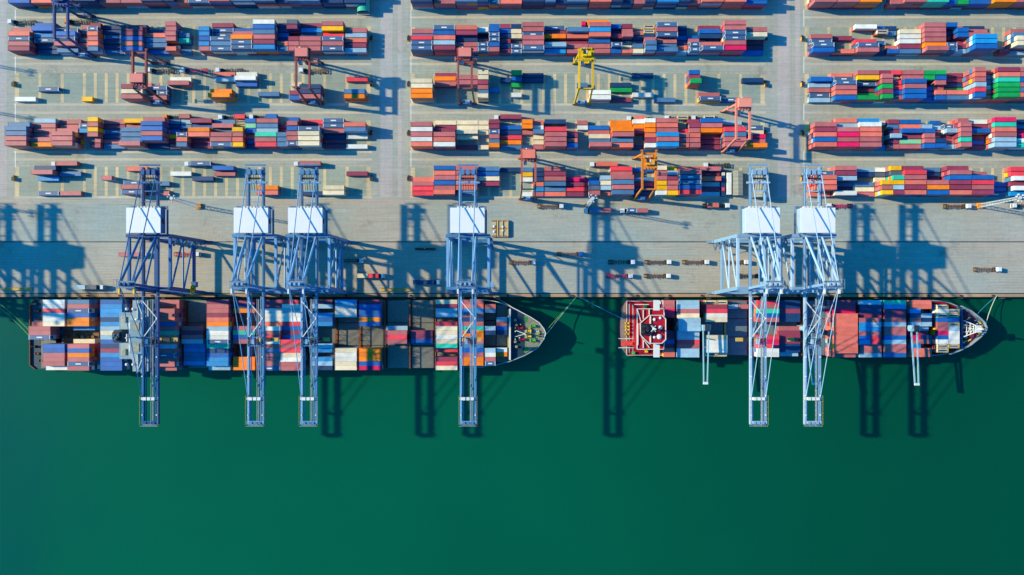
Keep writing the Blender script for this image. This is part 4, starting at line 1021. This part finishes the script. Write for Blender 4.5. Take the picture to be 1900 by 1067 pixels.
# ----------------------------------------------------------------- yard gantry cranes
YN, YS = 11.7, -11.7
def rtg(colname, rgb, ty, label, house=True, rgb_h=None, spr=10):
    m = mat('gantry_paint_' + colname, alb(rgb), rough=0.5, var=0.1, nscale=0.4, grime=0.15)
    mh = mat('gantry_house_' + colname, alb(rgb_h or rgb), rough=0.5, var=0.05)
    r = empty('yard_gantry_crane', (0, 0, 0), label, 'gantry crane', 'rubber tyred gantry cranes over the stacks')
    gw = 3.65; HT = 23.5
    for sx in (-1, 1):
        for (y0, y1) in ((YN, YN - 2.2), (YS, YS + 2.6)):
            b = MB(); b.beam((sx * (gw + 0.5), y0, 2.6), (sx * gw, y1, HT), 0.85, 1.0, m); b.build('leg', r)
        b = MB(); b.beam((sx * gw, YN - 1.5, HT), (sx * gw, YS + 1.9, HT), 0.95, 1.5, m)
        rails(b, (sx * (gw + .7), YN - 1.5, HT + .5), (sx * (gw + .7), YS + 1.9, HT + .5), m, n=6); b.build('girder', r)
    for y in (YN, YS):
        b = MB(); b.beam((-gw - 1.6, y, 2.2), (gw + 1.6, y, 2.2), 0.9, 1.1, m); sb = b.build('sill_beam', r)
        for sx in (-1, 1):
            b = MB()
            for k in (-1, 1): b.tube((sx * gw + k * 1.0, y - 0.45, 0.8), (sx * gw + k * 1.0, y + 0.45, 0.8), 0.75, M_dark, n=12)
            b.build('wheels', sb)
    b = MB(); b.beam((-gw, YN - 1.8, HT - 0.6), (gw, YN - 1.8, HT - 0.6), 0.9, 0.8, m); b.build('end_tie', r)
    b = MB(); b.beam((-gw, YS + 2.2, HT - 0.6), (gw, YS + 2.2, HT - 0.6), 0.6, 0.8, m); b.build('end_tie', r)
    b = MB(); b.box(-2.6, 2.6, YS - 1.0, YS + 1.0, 2.8, 4.8, mat('power_unit_blue', alb((50, 110, 170)))); b.box(-1.2, 1.4, YS - .7, YS + .7, 4.8, 5.3, M_sw); b.build('power_unit', r)
    b = MB()
    b.box(-gw - 0.5, gw + 0.5, ty - 3.2, ty + 3.2, HT + 0.8, HT + 1.1, m)
    for k in range(5): b.box(-3 + k * 1.35, -2.2 + k * 1.35, ty + 2.4 + (k % 2) * .4, ty + 3.4, HT + 1.1, HT + 2.2, M_sw if k == 1 else m)
    for k in range(4): b.box(-2.8 + k * 1.6, -2.0 + k * 1.6, ty - 3.6, ty - 2.6, HT + 1.1, HT + 1.9, m)
    if not house:
        b.tube((-2.0, ty - 0.8, HT + 2), (0.4, ty - 0.8, HT + 2), 0.8, mh); b.box(-1.6, -0.4, ty + .4, ty + 2.0, HT + 1.1, HT + 2.6, M_dark)
        b.box(0.8, 2.6, ty - 1.2, ty + 1.4, HT + 1.1, HT + 2.8, mh); b.box(0.0, 0.6, ty + .2, ty + 1.6, HT + 1.1, HT + 3.0, M_sw)
    tr = b.build('trolley', r)
    if house:
        b = MB(); b.box(-3.3, 3.5, ty - 2.3, ty + 2.3, HT + 1.1, HT + 3.6, mh); b.build('machinery_house', tr)
    b = MB(); b.box(-gw + 0.9, -gw + 2.7, ty - 5.0, ty - 3.0, HT - 3.0, HT - 0.6, M_sw); b.box(-gw + 1.0, -gw + 2.6, ty - 5.05, ty - 5.0, HT - 2.6, HT - 1.2, M_glass); b.build('operator_cab', tr)
    b = MB()
    for sx in (-1, 1):
        for sy in (-1, 1): b.beam((sx * 2, ty + sy * .9, HT + 0.8), (sx * 2, ty + sy * .9, spr + 1.0), 0.07, 0.07, M_dark)
    b.box(-6.0, 6.0, ty - 0.15, ty + 0.15, spr + 0.2, spr + 0.6, mh)
    for sx in (-1, 1): b.box(sx * 6 - 0.2, sx * 6 + 0.2, ty - 1.2, ty + 1.2, spr, spr + 0.5, mh)
    b.box(-2.2, 2.2, ty - 1.1, ty + 1.1, spr + 0.6, spr + 1.3, mh); b.build('spreader', tr)
    b = MB()
    for k in range(6):
        z0, z1 = 2.6 + k * 3.3, 5.9 + k * 3.3; b.beam((gw + 0.9, YN - 1.0 - .2 * k + (0 if k % 2 else -1.4), z0), (gw + .9, YN - 1.0 - .2 * k + (-1.4 if k % 2 else 0), z1), 0.6, 0.1, M_grate)
    b.build('stairs', r)
    for sx in (-1, 1):
        b = MB(); b.beam((sx * gw, YN - 1.5, HT + .3), (sx * (gw + .3), YN - .3, HT + .3), 0.6, 0.6, m); b.box(sx * (gw + .3) - .7, sx * (gw + .3) + .7, YN - .5, YN + .1, HT, HT + .8, m); b.build('buffer_bracket', r)
    return r
def gp(x, row): return ((x - 950) / SC, (555 - {'B': 69.5, 'C': 156.5, 'D': 245.5, 'E': 332.5}[row]) / SC, 0)
g1 = rtg('navy', (22, 70, 130), 11.0, 'x', house=False, spr=17); place(g1, gp(163, 'B'), 'navy yard gantry crane astride the upper left block')
g2 = rtg('brown', (150, 70, 66), -5.0, 'x', rgb_h=(226, 128, 120), spr=14); place(g2, gp(300, 'C'), 'brick red gantry crane with pink roof, leftmost over the sparse block')
g3 = rtg('brick', (150, 74, 70), 9.0, 'x', rgb_h=(232, 136, 124), spr=16); place(g3, gp(585, 'C'), 'brick red gantry crane over the right end of the left sparse block')
g4 = copy_tree(g3); place(g4, gp(868, 'C'), 'brick red gantry crane over the left end of the middle sparse block')
g5 = rtg('yellow', (226, 184, 10), 8.5, 'x', house=False, rgb_h=(240, 200, 20), spr=16); place(g5, gp(1079, 'C'), 'bright yellow gantry crane over the middle sparse block')
g6 = rtg('salmon', (220, 136, 118), 9.5, 'x', rgb_h=(240, 150, 128), spr=16); place(g6, gp(1353, 'D'), 'salmon gantry crane at the right end of the lower middle block')
g7 = rtg('rust', (176, 92, 76), 9.0, 'x', rgb_h=(236, 130, 108), spr=16); place(g7, gp(979, 'E'), 'rust red gantry crane with coral roof over the quayside middle block')
g8 = rtg('orange', (220, 130, 40), 4.5, 'x', house=False, rgb_h=(232, 160, 60), spr=16); place(g8, gp(1189, 'E'), 'orange gantry crane without machinery roof over the quayside middle block')

# ----------------------------------------------------------------- trucks
M_tyre = mat('tyre_rubber', (0.02, 0.02, 0.022, 1), rough=0.9, var=0.1)
def truck(cab_rgb, cabname, ch_rgb, chname, beams=True):
    mc = mat('cab_' + cabname, alb(cab_rgb), rough=0.35, var=0.05); mh = mat('chassis_' + chname, alb(ch_rgb), var=0.25, nscale=1.5, grime=0.3)
    r = empty('terminal_truck', (0, 0, 0), 'x', 'truck', 'terminal trucks and their trailers')
    b = MB(); b.box(5.6, 8.0, -1.2, 1.2, 1.0, 2.9, mc); b.prism([(5.7, -1.1), (7.6, -1.1), (7.75, -.9), (7.75, .9), (7.6, 1.1), (5.7, 1.1)], 2.9, 3.15, mc); cb = b.build('cab', r)
    b = MB(); b.box(8.0, 8.03, -1.05, 1.05, 1.9, 2.75, M_glass); b.box(6.3, 7.3, -1.23, -1.2, 1.9, 2.7, M_glass); b.box(6.3, 7.3, 1.2, 1.23, 1.9, 2.7, M_glass); b.build('window', cb)
    b = MB(); b.box(3.6, 5.6, -0.45, 0.45, 0.8, 1.25, M_dark); b.box(4.2, 5.5, -1.1, -0.6, 0.9, 1.7, M_dark); b.tube((4.2, .8, 1.2), (5.4, .8, 1.2), .35, M_dark); b.build('tractor_frame', r)
    b = MB()
    for y in (-0.5, 0.5): b.box(-7.4, 4.6, y - 0.16, y + 0.16, 1.1, 1.5, mh)
    for k, x in enumerate((-7.3, -5.8, -4.3, -2.8, -1.2, 0.2, 1.6, 3.0, 4.5)):
        w = 1.22 if k % 2 == 0 else 0.95; b.box(x - 0.14, x + 0.14, -w, w, 1.25, 1.52, mh)
    for x in (-6.9, -1.4, -0.7, 4.1):
        for s in (-1, 1): b.beam((x, s * 1.0, 1.5), (x + .5, s * 1.28, 1.75), 0.18, 0.3, mh)
    for y in (-1.2, 1.2): b.box(-7.4, -3.2, y - 0.05, y + 0.05, 1.2, 1.4, mh)
    b.build('trailer_chassis', r)
    for x in (-6.4, -5.1, 4.4, 7.0):
        b = MB()
        for s in (-1, 1): b.tube((x, s * 0.75, 0.5), (x, s * 1.18, 0.5), 0.5, M_tyre, n=12)
        b.build('wheels', r)
    return r
TR = {'w': truck((225, 232, 235), 'white', (120, 84, 60), 'brown'),
      'wd': truck((226, 230, 234), 'white', (52, 52, 58), 'black'),
      'b': truck((60, 140, 215), 'blue', (120, 84, 60), 'brown'),
      'wm': truck((226, 230, 234), 'white', (190, 36, 92), 'magenta'),
      'wr': truck((215, 228, 236), 'white', (200, 60, 60), 'red'),
      'op': truck((240, 140, 60), 'orange', (52, 52, 58), 'black'),
      'pk': truck((235, 30, 100), 'pink', (52, 52, 58), 'black')}
used = set()
def put_truck(kind, x, y, d, label, cargo=(), z=0.02):
    """x, y plan centre; d = +1 cab to the right"""
    o = TR[kind] if kind not in used else copy_tree(TR[kind]); used.add(kind)
    p = P(x, y, 1); place(o, (p[0], p[1], z), label, 0 if d > 0 else math.pi)
    if cargo:
        if len(cargo[0]) == 2: c, lab = cargo[0]; load(p[0] - d * 1.5, p[1], 1.56, True, c, lab)
        else:
            for (c, off, lab) in cargo: load(p[0] - d * 1.5 + off, p[1], 1.56, False, c, lab)
T = put_truck
T('w', 968, 487, 1, 'white cab truck with empty brown trailer just right of the lone blue crane')
T('b', 1056, 471.5, 1, 'blue cab truck with empty brown trailer on the open apron')
T('wd', 1152, 486.5, 1, 'truck with black empty trailer in the crane shadow, upper queue on the apron')
T('w', 1219, 486.5, 1, 'white cab truck with brown empty trailer, in the middle of the upper queue')
T('w', 1289, 486.5, 1, 'white cab truck with brown empty trailer, front of the upper queue in sunlight')
T('w', 1362, 486.5, 1, 'truck with brown empty trailer seen through the left legs of the pale crane')
T('wm', 1148, 512, 1, 'white cab truck with magenta empty trailer in the lower queue')
T('w', 1218, 512, 1, 'white cab truck with brown empty trailer, ahead of the magenta one')
T('wd', 1389, 512, 1, 'truck with black trailer between the legs of the pale blue crane')
T('w', 1829, 500, 1, 'white cab truck with empty trailer alone at the right end of the apron')
T('w', 1020, 383, 1, 'white cab truck with empty trailer beside the rust red gantry crane foot')
T('w', 1108, 391.5, -1, 'truck with two short containers beside the light mast', (('b', -3.05, 'dull blue short container on the truck beside the light mast'), ('r', 3.05, 'faded red short container on the truck beside the light mast')))
T('w', 1176, 391.5, -1, 'truck with two short containers just right of the light mast', (('l', -3.05, 'slate blue short container on the second truck right of the light mast'), ('r', 3.05, 'faded red short container on the second truck right of the light mast')))
T('w', 1327, 382, 1, 'truck carrying a coral and a turquoise short load near the grey sheds', (('q', -0.4, 'coral short container on the truck near the grey sheds'),))
T('wm', 1558, 382, -1, 'white cab truck with magenta trailer right of the rightmost crane')
T('w', 1773, 383, 1, 'white cab truck with brown trailer under the right quayside block')
T('wd', 1900, 382, -1, 'white cab truck at the right edge beside the light mast')
T('wr', 347, 472, 1, 'truck with red trailer between the legs of the navy crane')
T('wd', 250, 472.5, 1, 'truck with faded red load behind the navy crane struts', (('r', 'faded red long container on the truck behind the navy crane struts'),))
T('wd', 650, 484, 1, 'dark truck in the shadow right of the close crane pair')
T('w', 690, 512, 1, 'white cab truck carrying cream and red short containers on the apron', (('e', -3.4, 'cream short container at the rear of the apron truck'), ('R', 3.0, 'bright red short container behind the cab of the apron truck')))
T('wd', 792, 524, 1, 'white cab truck with long blue container near the water', (('n', 'navy long container on the truck near the water'),))
T('wd', 170, 533, 1, 'truck by the quay edge left of the navy crane', (('s', -3.4, 'pale grey short container on the truck by the quay edge'), ('k', 3.0, 'dark grey short container on the truck by the quay edge')))
T('wd', 300, 131.5, -1, 'white cab truck with black trailer under the leftmost brick red gantry')
T('wm', 362, 131.5, -1, 'white cab truck with magenta trailer in the upper left lane')
T('wd', 428, 131.5, -1, 'white cab truck with black trailer above the coral and pale containers')
T('w', 582, 131.5, -1, 'truck with brown trailer under the pink roofed gantry, upper lane')
T('wd', 44, 42, -1, 'white cab truck with black trailer in the top left corner')
T('op', 148, 41, -1, 'truck with brown trailer beside the navy yard gantry')
T('pk', 1104, 45.5, -1, 'pink cab truck with long orange container above the middle block', (('o', 'orange long container on the pink cab truck'),))
T('op', 331, 218, -1, 'orange cab truck above the lower left block', (('r', 3.4, 'faded red short container on the orange cab truck'),))
T('wd', 433, 218.5, -1, 'white cab truck with a bright red short load, lower left lane', (('R', 3.2, 'bright red short container on the truck in the lower left lane'),))
T('wd', 490, 218, -1, 'white cab truck with bright blue short load, lower left lane', (('B', 3.8, 'bright blue short container on the truck in the lower left lane'),))
T('wd', 943, 219, -1, 'white cab truck with long maroon container, lower middle lane', (('m', 'maroon long container on the truck in the lower middle lane'),))
T('w', 1188, 221, -1, 'truck with coral short load above the lower middle block', (('q', -2.0, 'coral short container on the truck above orange containers'),))
T('w', 1258, 220, -1, 'white cab truck with tank container, left of two above the lower middle block', (('T', 0.6, 'white tank container on the left of two trucks above the lower middle block'),))
T('w', 1307, 220, -1, 'white cab truck with tank container, right of two above the lower middle block', (('T', 0.6, 'white tank container on the right of two trucks above the lower middle block'),))
T('w', 125, 305, -1, 'white cab truck with long maroon container at the left quayside lane', (('r', 'faded red long container on the truck in the far left quayside lane'),))
T('w', 371, 305, -1, 'white cab truck with long slate blue container, quayside left lane', (('l', 'slate blue long container on the truck in the quayside left lane'),))
T('w', 573, 305, -1, 'white cab truck with long red container behind the crane pair', (('r', 'faded red long container on the truck behind the crane pair'),))
T('w', 1120, 306, -1, 'white cab truck with long coral container, quayside middle lane', (('q', 'coral long container on the truck in the quayside middle lane'),))
T('wd', 1330, 307, -1, 'white cab truck with black empty trailer above the quayside middle block')

# ----------------------------------------------------------------- light masts
M_mast = mat('galvanised_mast', alb((205, 212, 212)), var=0.08)
M_orange = mat('mast_base_orange', alb((235, 150, 40)), var=0.08)
def light_mast(x, y, label):
    p = P(x, y); r = empty('light_mast', (p[0], p[1], 0), label, 'light mast', 'tall lattice light masts')
    Hh = 32
    b = MB()
    cor = [(-.7, -.7), (.7, -.7), (.7, .7), (-.7, .7)]
    for (a, c) in cor: b.beam((a * 1.4, c * 1.4, 1), (a * .8, c * .8, Hh), 0.18, 0.18, M_mast)
    n = 14
    for i in range(n):
        z0, z1 = 1 + i * (Hh - 1) / n, 1 + (i + 1) * (Hh - 1) / n
        f0, f1 = 1.4 - .6 * i / n, 1.4 - .6 * (i + 1) / n
        for k in range(4):
            a, c = cor[k], cor[(k + 1) % 4]
            b.beam((a[0] * f0, a[1] * f0, z0), (c[0] * f1, c[1] * f1, z1), 0.1, 0.1, M_mast); b.beam((a[0] * f1, a[1] * f1, z1), (c[0] * f1, c[1] * f1, z1), 0.1, 0.1, M_mast)
    b.build('lattice_pole', r)
    b = MB(); b.box(-1.6, 1.6, -1.6, 1.6, 0, 1.2, M_orange); b.build('base', r)
    b = MB(); b.tube((0, 0, Hh), (0, 0, Hh + 0.2), 0.9, M_mast, n=12)
    for i in (0, 1, 3, 4, 6, 7):
        t = 2 * math.pi * i / 9; b.box(2.0 * math.cos(t) - .28, 2.0 * math.cos(t) + .28, 2.0 * math.sin(t) - .28, 2.0 * math.sin(t) + .28, Hh - .5, Hh + .6, M_sw)
        b.beam((0, 0, Hh + .1), (2.0 * math.cos(t), 2.0 * math.sin(t), Hh + .1), .12, .12, M_mast)
    b.build('lamp_head', r)
    return r
lm = light_mast(369, 383, 'lattice light mast on the apron between the navy crane and the crane pair')
for (x, y, lab) in [(1088, 383, 'lattice light mast with orange base on the middle of the apron'), (1817, 382, 'lattice light mast with orange base near the right edge of the apron'),
                    (-127, 361, 'light mast beyond the left edge at apron level'), (-127, 100, 'light mast beyond the left edge beside the upper blocks'), (-127, 187, 'light mast beyond the left edge beside the sparse blocks')]:
    c = copy_tree(lm); p = P(x, y); place(c, (p[0], p[1], 0), lab)

# ----------------------------------------------------------------- sheds, platform, small things
M_shed = mat('shed_roof_grey', alb((172, 172, 152)), var=0.12, nscale=0.5, grime=0.35)
M_shedw = mat('shed_wall', alb((120, 126, 130)), var=0.1)
def shed(x0, x1, y0, y1, h, label, rm=None):
    a = P(x0, y1, h); c = P(x1, y0, h); r = empty('shed', ((a[0] + c[0]) / 2, (a[1] + c[1]) / 2, 0), label, 'shed')
    w, d = (c[0] - a[0]) / 2, (c[1] - a[1]) / 2
    MB().box(-w + .2, w - .2, -d + .2, d - .2, 0.02, h - 0.6, M_shedw).build('wall', r)
    b = MB(); k = 0
    b.v += [(-w, -d, h - .6), (0, -d, h), (w, -d, h - .6), (-w, d, h - .6), (0, d, h), (w, d, h - .6)]
    b.face((0, 1, 4, 3), rm or M_shed); b.face((1, 2, 5, 4), rm or M_shed); b.face((0, 2, 1), rm or M_shed); b.face((3, 4, 5), rm or M_shed)
    for i in range(6): y = -d + (i + .5) * 2 * d / 6; b.beam((-w, y, h - .56), (0, y, h + .04), .15, .1, M_shedw); b.beam((0, y, h + .04), (w, y, h - .56), .15, .1, M_shedw)
    b.build('roof', r)
    MB().box(-w + .14, -w + .19, -1.5, 1.5, 0.02, 3, M_dark).build('door', r)
shed(1360.5, 1379, 316.5, 362, 5, 'grey gable roofed shed beside the quayside middle block')
shed(1402, 1427, 312, 365, 8, 'larger grey shed under the rear end of the pale blue crane')
b = MB(); a = P(1349, 361, 3.6); c = P(1357, 320.5, 3.6); b.box(a[0], c[0], a[1], c[1], 1.0, 3.9, CM['w'])
for k in range(3): b.tube((a[0] + .1, a[1] + 2 + 3 * k, .5), (c[0] - .1, a[1] + 2 + 3 * k, .5), .5, M_tyre)
b.build('parked_trailer', label='white box trailer parked upright between the containers and the grey shed', cat='trailer')
b = MB(); a = P(1338, 364, 3); c = P(1346, 316, 3); b.box(a[0], c[0], a[1], c[1], 1.0, 3.0, CM['n'])
b.box(a[0] + .4, c[0] - .4, c[1] - 3, c[1] - 1.2, 3.0, 3.4, CM['e']); b.box(a[0] + .5, c[0] - .5, a[1] + 3, a[1] + 5, 3.0, 3.4, CM['R'])
for k in range(3): b.tube((a[0] + .1, a[1] + 2 + 3 * k, .5), (c[0] - .1, a[1] + 2 + 3 * k, .5), .5, M_tyre)
b.build('parked_trailer', label='navy trailer parked upright against the end of the quayside middle block', cat='trailer')
b = MB()
for (xa, xb) in ((912, 920.5), (922, 943)):
    a = P(xa, 440, 1.2); c = P(xb, 408, 1.2); b.box(a[0], c[0], a[1], c[1], 0.3, 1.3, M_shed)
    for y in (410, 424, 438): p = P(xa, y, 1.2); b.box(p[0] + .1, c[0] - .1, p[1] - .35, p[1] + .35, 1.3, 1.5, M_rust)
for x in (923, 932, 942): a = P(x, 440, 1.2); c = P(x, 408, 1.2); b.box(a[0] - .35, a[0] + .35, a[1] + .5, c[1] - .5, 1.5, 1.75, M_liney)
for (x, y) in ((917, 420), (933, 421), (933, 428), (917, 430)): p = P(x, y, 1.2); b.dome(p[0], p[1], 1.3, .7, M_sw)
b.build('hatch_cover_stack', label='tan steel hatch covers laid on the apron beside the lone blue crane', cat='hatch cover')
b = MB(); a = P(770, 464, 1); c = P(808, 460, 1); b.box(a[0], c[0], a[1], c[1], 0.4, 1.1, M_rust)
for k in range(7): b.box(a[0] + .3 + k * 1.7, a[0] + 1.4 + k * 1.7, a[1] + .2, c[1] - .2, 1.1, 1.3, M_dark)
p = P(788, 461, 1); b.tube((p[0], p[1], 1.1), (p[0], p[1], 1.9), .3, M_sw)
b.build('spare_spreader', label='brown spreader frame lying in the shadow left of the lone blue crane', cat='spreader')
for (x0, x1, y, lab) in ((705, 764, 536.5, 'yellow gangway lying by the quay edge left of the lone crane'), (2, 58, 535, 'yellow gangway lying by the quay edge at the far left')):
    b = MB(); p = P(x0, y + 1.3, 1); q = P(x1, y + 1.3, 1)
    for d in (-.7, .7):
        b.beam((p[0], p[1] + d, .8), (q[0], q[1] + d, .8), .15, .15, M_orange); b.beam((p[0], p[1] + d, .2), (q[0], q[1] + d, .2), .2, .3, M_orange)
        for k in range(11): x = p[0] + (q[0] - p[0]) * k / 10; b.beam((x, p[1] + d, .2), (x, p[1] + d, .8), .1, .1, M_orange)
    b.box(p[0], q[0], p[1] - .6, p[1] + .6, .3, .36, M_liney)
    b.build('gangway', label=lab, cat='gangway')
b = MB(); p = P(672, 9, 6)
b.tube((p[0] - 3.6, p[1] - 4, 2.5), (p[0] - 3.6 + 7.2, p[1] - 4, 2.5), 0.1, M_sw)
for i in range(10):
    t0, t1 = math.pi * i / 10, math.pi * (i + 1) / 10; k = len(b.v)
    for t in (t0, t1):
        for yy in (-3, 14): b.v.append((p[0] + 3.6 * math.cos(t), p[1] + yy, 2.5 + 3.0 * math.sin(t)))
    b.face((k, k + 1, k + 3, k + 2), CM['t'])
b.box(p[0] - 3.6, p[0] + 3.6, p[1] - 3, p[1] + 14, 0.02, 2.5, M_shedw)
b.build('storage_tank', label='turquoise barrel roofed store at the top edge, right end of the left block', cat='store')

# end-of-block power boxes
M_pbox = mat('power_box_yellow', alb((226, 166, 50)), var=0.1)
b0 = MB(); b0.box(-.7, .7, -1.1, 1.1, 0.01, 1.7, M_pbox); b0.box(-.75, .75, -1.15, 1.15, 1.7, 1.8, M_dark); b0.box(-.5, .5, 1.3, 2.1, .01, 1.0, M_dark)
first = b0.build('power_box', label='x', cat='power box', group='yellow power boxes at the block ends')
rowsn = {'B': 'upper', 'C': 'sparse central', 'D': 'lower', 'E': 'quayside'}
k = 0
for row, y in (('B', 72), ('C', 157), ('D', 248), ('E', 332)):
    for (x, side) in ((25, 'left end of the left'), (689, 'right end of the left'), (758, 'left end of the middle'), (1421, 'right end of the middle'), (1489, 'left end of the right')):
        o = first if k == 0 else first.copy()
        if k: COL.objects.link(o)
        p = P(x, y, 1); o.location = (p[0], p[1], 0); o['label'] = 'small yellow power box at the %s %s block' % (side, rowsn[row]); k += 1
# bollards and fenders on the quay
b0 = MB(); b0.tube((0, 0, 0.01), (0, 0, .55), .3, M_dark, n=10); b0.tube((0, 0, .55), (0, 0, .8), .5, M_dark, n=10); b0.box(-.7, .7, -.6, .6, .012, .08, M_rust)
firstb = b0.build('bollard', label='black mooring bollard on the tan quay edge strip', cat='bollard', group='bollards along the quay edge')
for k in range(33):
    o = firstb if k == 0 else firstb.copy()
    if k: COL.objects.link(o)
    p = P(-18 + 60 * k, 548.6); o.location = (p[0], p[1], 0.0)
b0 = MB(); b0.box(-.9, .9, -.75, -.35, -3.2, -.3, M_tyre); b0.box(-.5, .5, -.35, 0, -2.6, -.8, M_dark); b0.box(-1.0, 1.0, -.9, -.75, -3.3, -.2, M_shedw)
firstf = b0.build('fender', label='grey faced rubber fender hanging on the quay wall', cat='fender', group='fenders along the quay wall')
for k in range(26):
    o = firstf if k == 0 else firstf.copy()
    if k: COL.objects.link(o)
    p = P(-10 + 78 * k, 551); o.location = (p[0], QY, 0)
# mooring lines
M_ropeg = mat('rope_green', alb((120, 190, 60))); M_ropew = mat('rope_white', alb((210, 215, 190))); M_ropeb = mat('rope_blue', alb((70, 170, 200)))
def rope(p, q, mm, sag, label, r=0.13):
    b = MB(); n = 14; pts = []
    for i in range(n + 1):
        t = i / n; pts.append((p[0] + (q[0] - p[0]) * t, p[1] + (q[1] - p[1]) * t, p[2] + (q[2] - p[2]) * t - sag * 4 * t * (1 - t)))
    for i in range(n): b.tube(pts[i], pts[i + 1], r, mm, n=6)
    b.build('mooring_rope', label=label, cat='rope', group='mooring ropes')
def W(x, y, h): p = P(x, y, h); return (p[0], p[1], h)
rope(W(1013, 614, 5), W(1070, 550, .7), M_ropeg, 1, 'green mooring rope from the tan bow to the quay, upper of the two')
rope(W(1014, 620, 5), W(1070.5, 550, .7), M_ropew, 1.6, 'pale mooring rope from the tan bow to the quay, lower of the two', 0.17)
rope(W(1156, 592, 3), W(1072, 550, .7), M_ropeb, 1, 'blue mooring rope from the red stern to the quay')
rope(W(955, 572, 5), W(915, 550, .7), M_ropew, .6, 'white mooring rope from the side of the tan bow')
rope(W(1829, 604, 5), W(1849, 549, .7), M_ropew, 1, 'pale mooring rope from the right hand bow, steeper one', 0.17)
rope(W(1812, 585, 5), W(1849, 549.5, .7), M_ropeb, 1, 'blue mooring rope from the side of the right hand bow')
rope(W(53, 612, 2), W(-20, 549, .7), M_ropeg, 1.5, 'green mooring rope from the left hand stern, upper one')
rope(W(53, 622, 2), W(-30, 549, .7), M_ropeg, 2, 'green mooring rope from the left hand stern, lower one')
